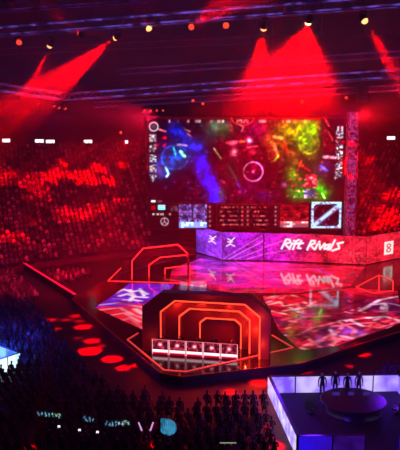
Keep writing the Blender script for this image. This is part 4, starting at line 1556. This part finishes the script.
hp = person('raise', (stick_p.x, stick_p.y - 0.25, FLZ), 0.0, 'spectator in red raising two pinkish glow sticks in a V', principled('red jacket', (190, 30, 40), 0.8))
top = FLZ + Jr['hdl'][0][2]
for s, lab, ln in ((-1, 'left glow stick of the V raised over the crowd', 0.62), (1, 'right glow stick of the V raised over the crowd', 0.62)):
    a = Vector((stick_p.x + 0.19 * s, stick_p.y + 0.0, top - 0.05))
    b = a + Vector((0.22 * s, 0, ln))
    t = thing('glow_stick', lab, 'glow stick', a)
    MB().tube(a, a.lerp(b, 0.22), 0.022, n=8).build('grip', M['plastic'], t)
    MB().tube(a.lerp(b, 0.22), b, 0.05, 0.04, n=8).build('tube', M['stick'], t)
for (x, y_), lab, pl2 in zip(phones_px, ('bright phone light at the right end of the left lettering sign', 'bright phone light below the small blue sign, on its left', 'bright phone light below the small blue sign, on its right'),
                        ('spectator raising the phone light nearest the left lettering sign', 'spectator raising the left phone light under the small blue sign', 'spectator raising the right phone light under the small blue sign')):
    g = gp(x, y_, HUP + 0.06)
    t = thing('phone', lab, 'phone', g)
    MB().box(g, (0.17, 0.02, 0.2)).build('body', M['plastic'], t)
    MB().box(g + Vector((0, -0.013, 0)), (0.15, 0.006, 0.14)).build('screen', M['phone'], t)
    person('raise', (g.x + 0.19, g.y - 0.24, FLZ), 0.0, pl2, M['suit'])
g = gp(228, 443, HUP + 0.05)
t = thing('light_bar', 'short pale green light bar in the crowd at the bottom middle', 'light', g)
MB().box(g, (0.95, 0.06, 0.1)).build('housing', M['plastic'], t)
MB().box(g + Vector((0, -0.03, 0.02)), (0.9, 0.02, 0.05)).build('tube', principled('pale green light', (200, 240, 200), 0.4, emit=(170, 220, 170), strength=0.6), t)
person('raise', (g.x, g.y - 0.26, FLZ), 0.0, 'spectator holding up the short pale green light bar', M['suit'])

# ------------------------------------------------------------------ added washes without fixtures that fill the hall
VIO = (0.35, 0.03, 1.0)
MAG = (1.0, 0.02, 0.45)
wash((-4, 62, 19.3), (-24, 96, 2), 60 * U, 70, (1.0, 0.004, 0.05))
wash((14, 62, 19.3), (34, 104, 5), 60 * U, 60, (1.0, 0.003, 0.01))
wash((4, 60, 19.3), (6, 82, 0), 7 * U, 66, (1.0, 0.004, 0.06))
wash((-8, 38, 19.3), (-10, 50, 0), 1.2 * U, 120, (0.8, 0.01, 0.5))
wash((8, 38, 19.3), (6, 52, 0), 1.2 * U, 120, (0.5, 0.01, 0.8))

def glow(p, power, col, r=0.6):  # unseen point lights added for glow around the pens and booth
    ld = bpy.data.lights.new('added_fill', 'POINT')
    ld.energy = power; ld.color = col; ld.shadow_soft_size = r
    lo = bpy.data.objects.new('added_fill', ld); lo.location = p
    C.objects.link(lo)


glow((QR.x - 2.0, QR.y + 1.6, PZ + 2.2), 1500, (0.02, 0.04, 1.0))
for (u, v, z, pw_) in ((-2.0, 0.9, 3.6, 20), (0.2, 0.9, 3.8, 22), (2.4, 0.9, 3.8, 24), (4.3, 0.9, 3.3, 30), (4.6, 0.9, 1.8, 24), (0.3, 2.0, 3.0, 10), (2.2, 2.0, 3.0, 12), (3.6, 2.0, 2.4, 14), (3.8, 2.0, 1.3, 10), (5.1, -0.7, 0.8, 26), (5.0, -0.8, 3.0, 22), (-4.0, -0.8, 0.8, 8), (1.0, -0.9, 5.0, 22)):
    glow(bp(u, v, z), pw_ * 7.0, (1.0, 0.03, 0.01), 0.05)  # unseen red fill added to make the arch faces glow
glow((PBL.x + 0.8, PBL.y - 1.2, PZ + 2.0), 450, (0.10, 0.01, 1.0))
glow((PFL.x + 1.0, PFL.y + 1.0, PZ + 1.6), 500, (0.12, 0.01, 1.0))
glow((PBR.x - 0.8, PBR.y - 1.2, PZ + 2.0), 500, (0.16, 0.01, 1.0))

# ------------------------------------------------------------------ haze
w = bpy.data.worlds.new('world')
sc.world = w
w.use_nodes = True
nt = w.node_tree
nt.nodes['Background'].inputs['Color'].default_value = (0.02, 0.0, 0.03, 1)
nt.nodes['Background'].inputs['Strength'].default_value = 0.0
vs_ = nt.nodes.new('ShaderNodeVolumeScatter')
vs_.inputs['Color'].default_value = (0.9, 0.9, 0.9, 1)
vs_.inputs['Density'].default_value = 0.001
vs_.inputs['Anisotropy'].default_value = 0.0
nt.links.new(vs_.outputs['Volume'], nt.nodes['World Output'].inputs['Volume'])
hz = MB().box((2, 66, 26.1), (60, 37, 18.2)).build('haze', None)
hm_ = bpy.data.materials.new('stage smoke'); hm_.use_nodes = True
hn = hm_.node_tree; hn.nodes.remove(hn.nodes['Principled BSDF'])
hv = hn.nodes.new('ShaderNodeVolumeScatter');  hv.inputs['Color'].default_value = (0.9, 0.9, 0.9, 1)
hg_ = hn.nodes.new('ShaderNodeNewGeometry'); hx = hn.nodes.new('ShaderNodeSeparateXYZ')
hr = hn.nodes.new('ShaderNodeMapRange'); hr.interpolation_type = 'SMOOTHSTEP'
hr.inputs['From Min'].default_value = 17.2; hr.inputs['From Max'].default_value = 24.0; hr.inputs['To Max'].default_value = 0.018
hnz = hn.nodes.new('ShaderNodeTexNoise'); hnz.inputs['Scale'].default_value = 0.16; hnz.inputs['Detail'].default_value = 2
hm2 = hn.nodes.new('ShaderNodeMapRange'); hm2.inputs['From Min'].default_value = 0.3; hm2.inputs['From Max'].default_value = 0.7; hm2.inputs['To Min'].default_value = 0.5; hm2.inputs['To Max'].default_value = 1.3
hmu = hn.nodes.new('ShaderNodeMath'); hmu.operation = 'MULTIPLY'
hn.links.new(hg_.outputs['Position'], hx.inputs[0]); hn.links.new(hx.outputs['Z'], hr.inputs['Value'])
hn.links.new(hg_.outputs['Position'], hnz.inputs['Vector']); hn.links.new(hnz.outputs['Fac'], hm2.inputs['Value'])
hn.links.new(hr.outputs['Result'], hmu.inputs[0]); hn.links.new(hm2.outputs['Result'], hmu.inputs[1])
hn.links.new(hmu.outputs[0], hv.inputs['Density'])
hn.links.new(hv.outputs['Volume'], hn.nodes['Material Output'].inputs['Volume'])
hz.data.materials.append(hm_)
tag(hz, 'bank of stage smoke hanging under the roof around the trusses and beams', 'haze', kind='stuff')
sc.cycles.volume_step_rate = 4.0
sc.cycles.max_bounces = 5
sc.cycles.diffuse_bounces = 2
sc.cycles.glossy_bounces = 3
sc.cycles.volume_bounces = 1
sc.cycles.use_denoising = True
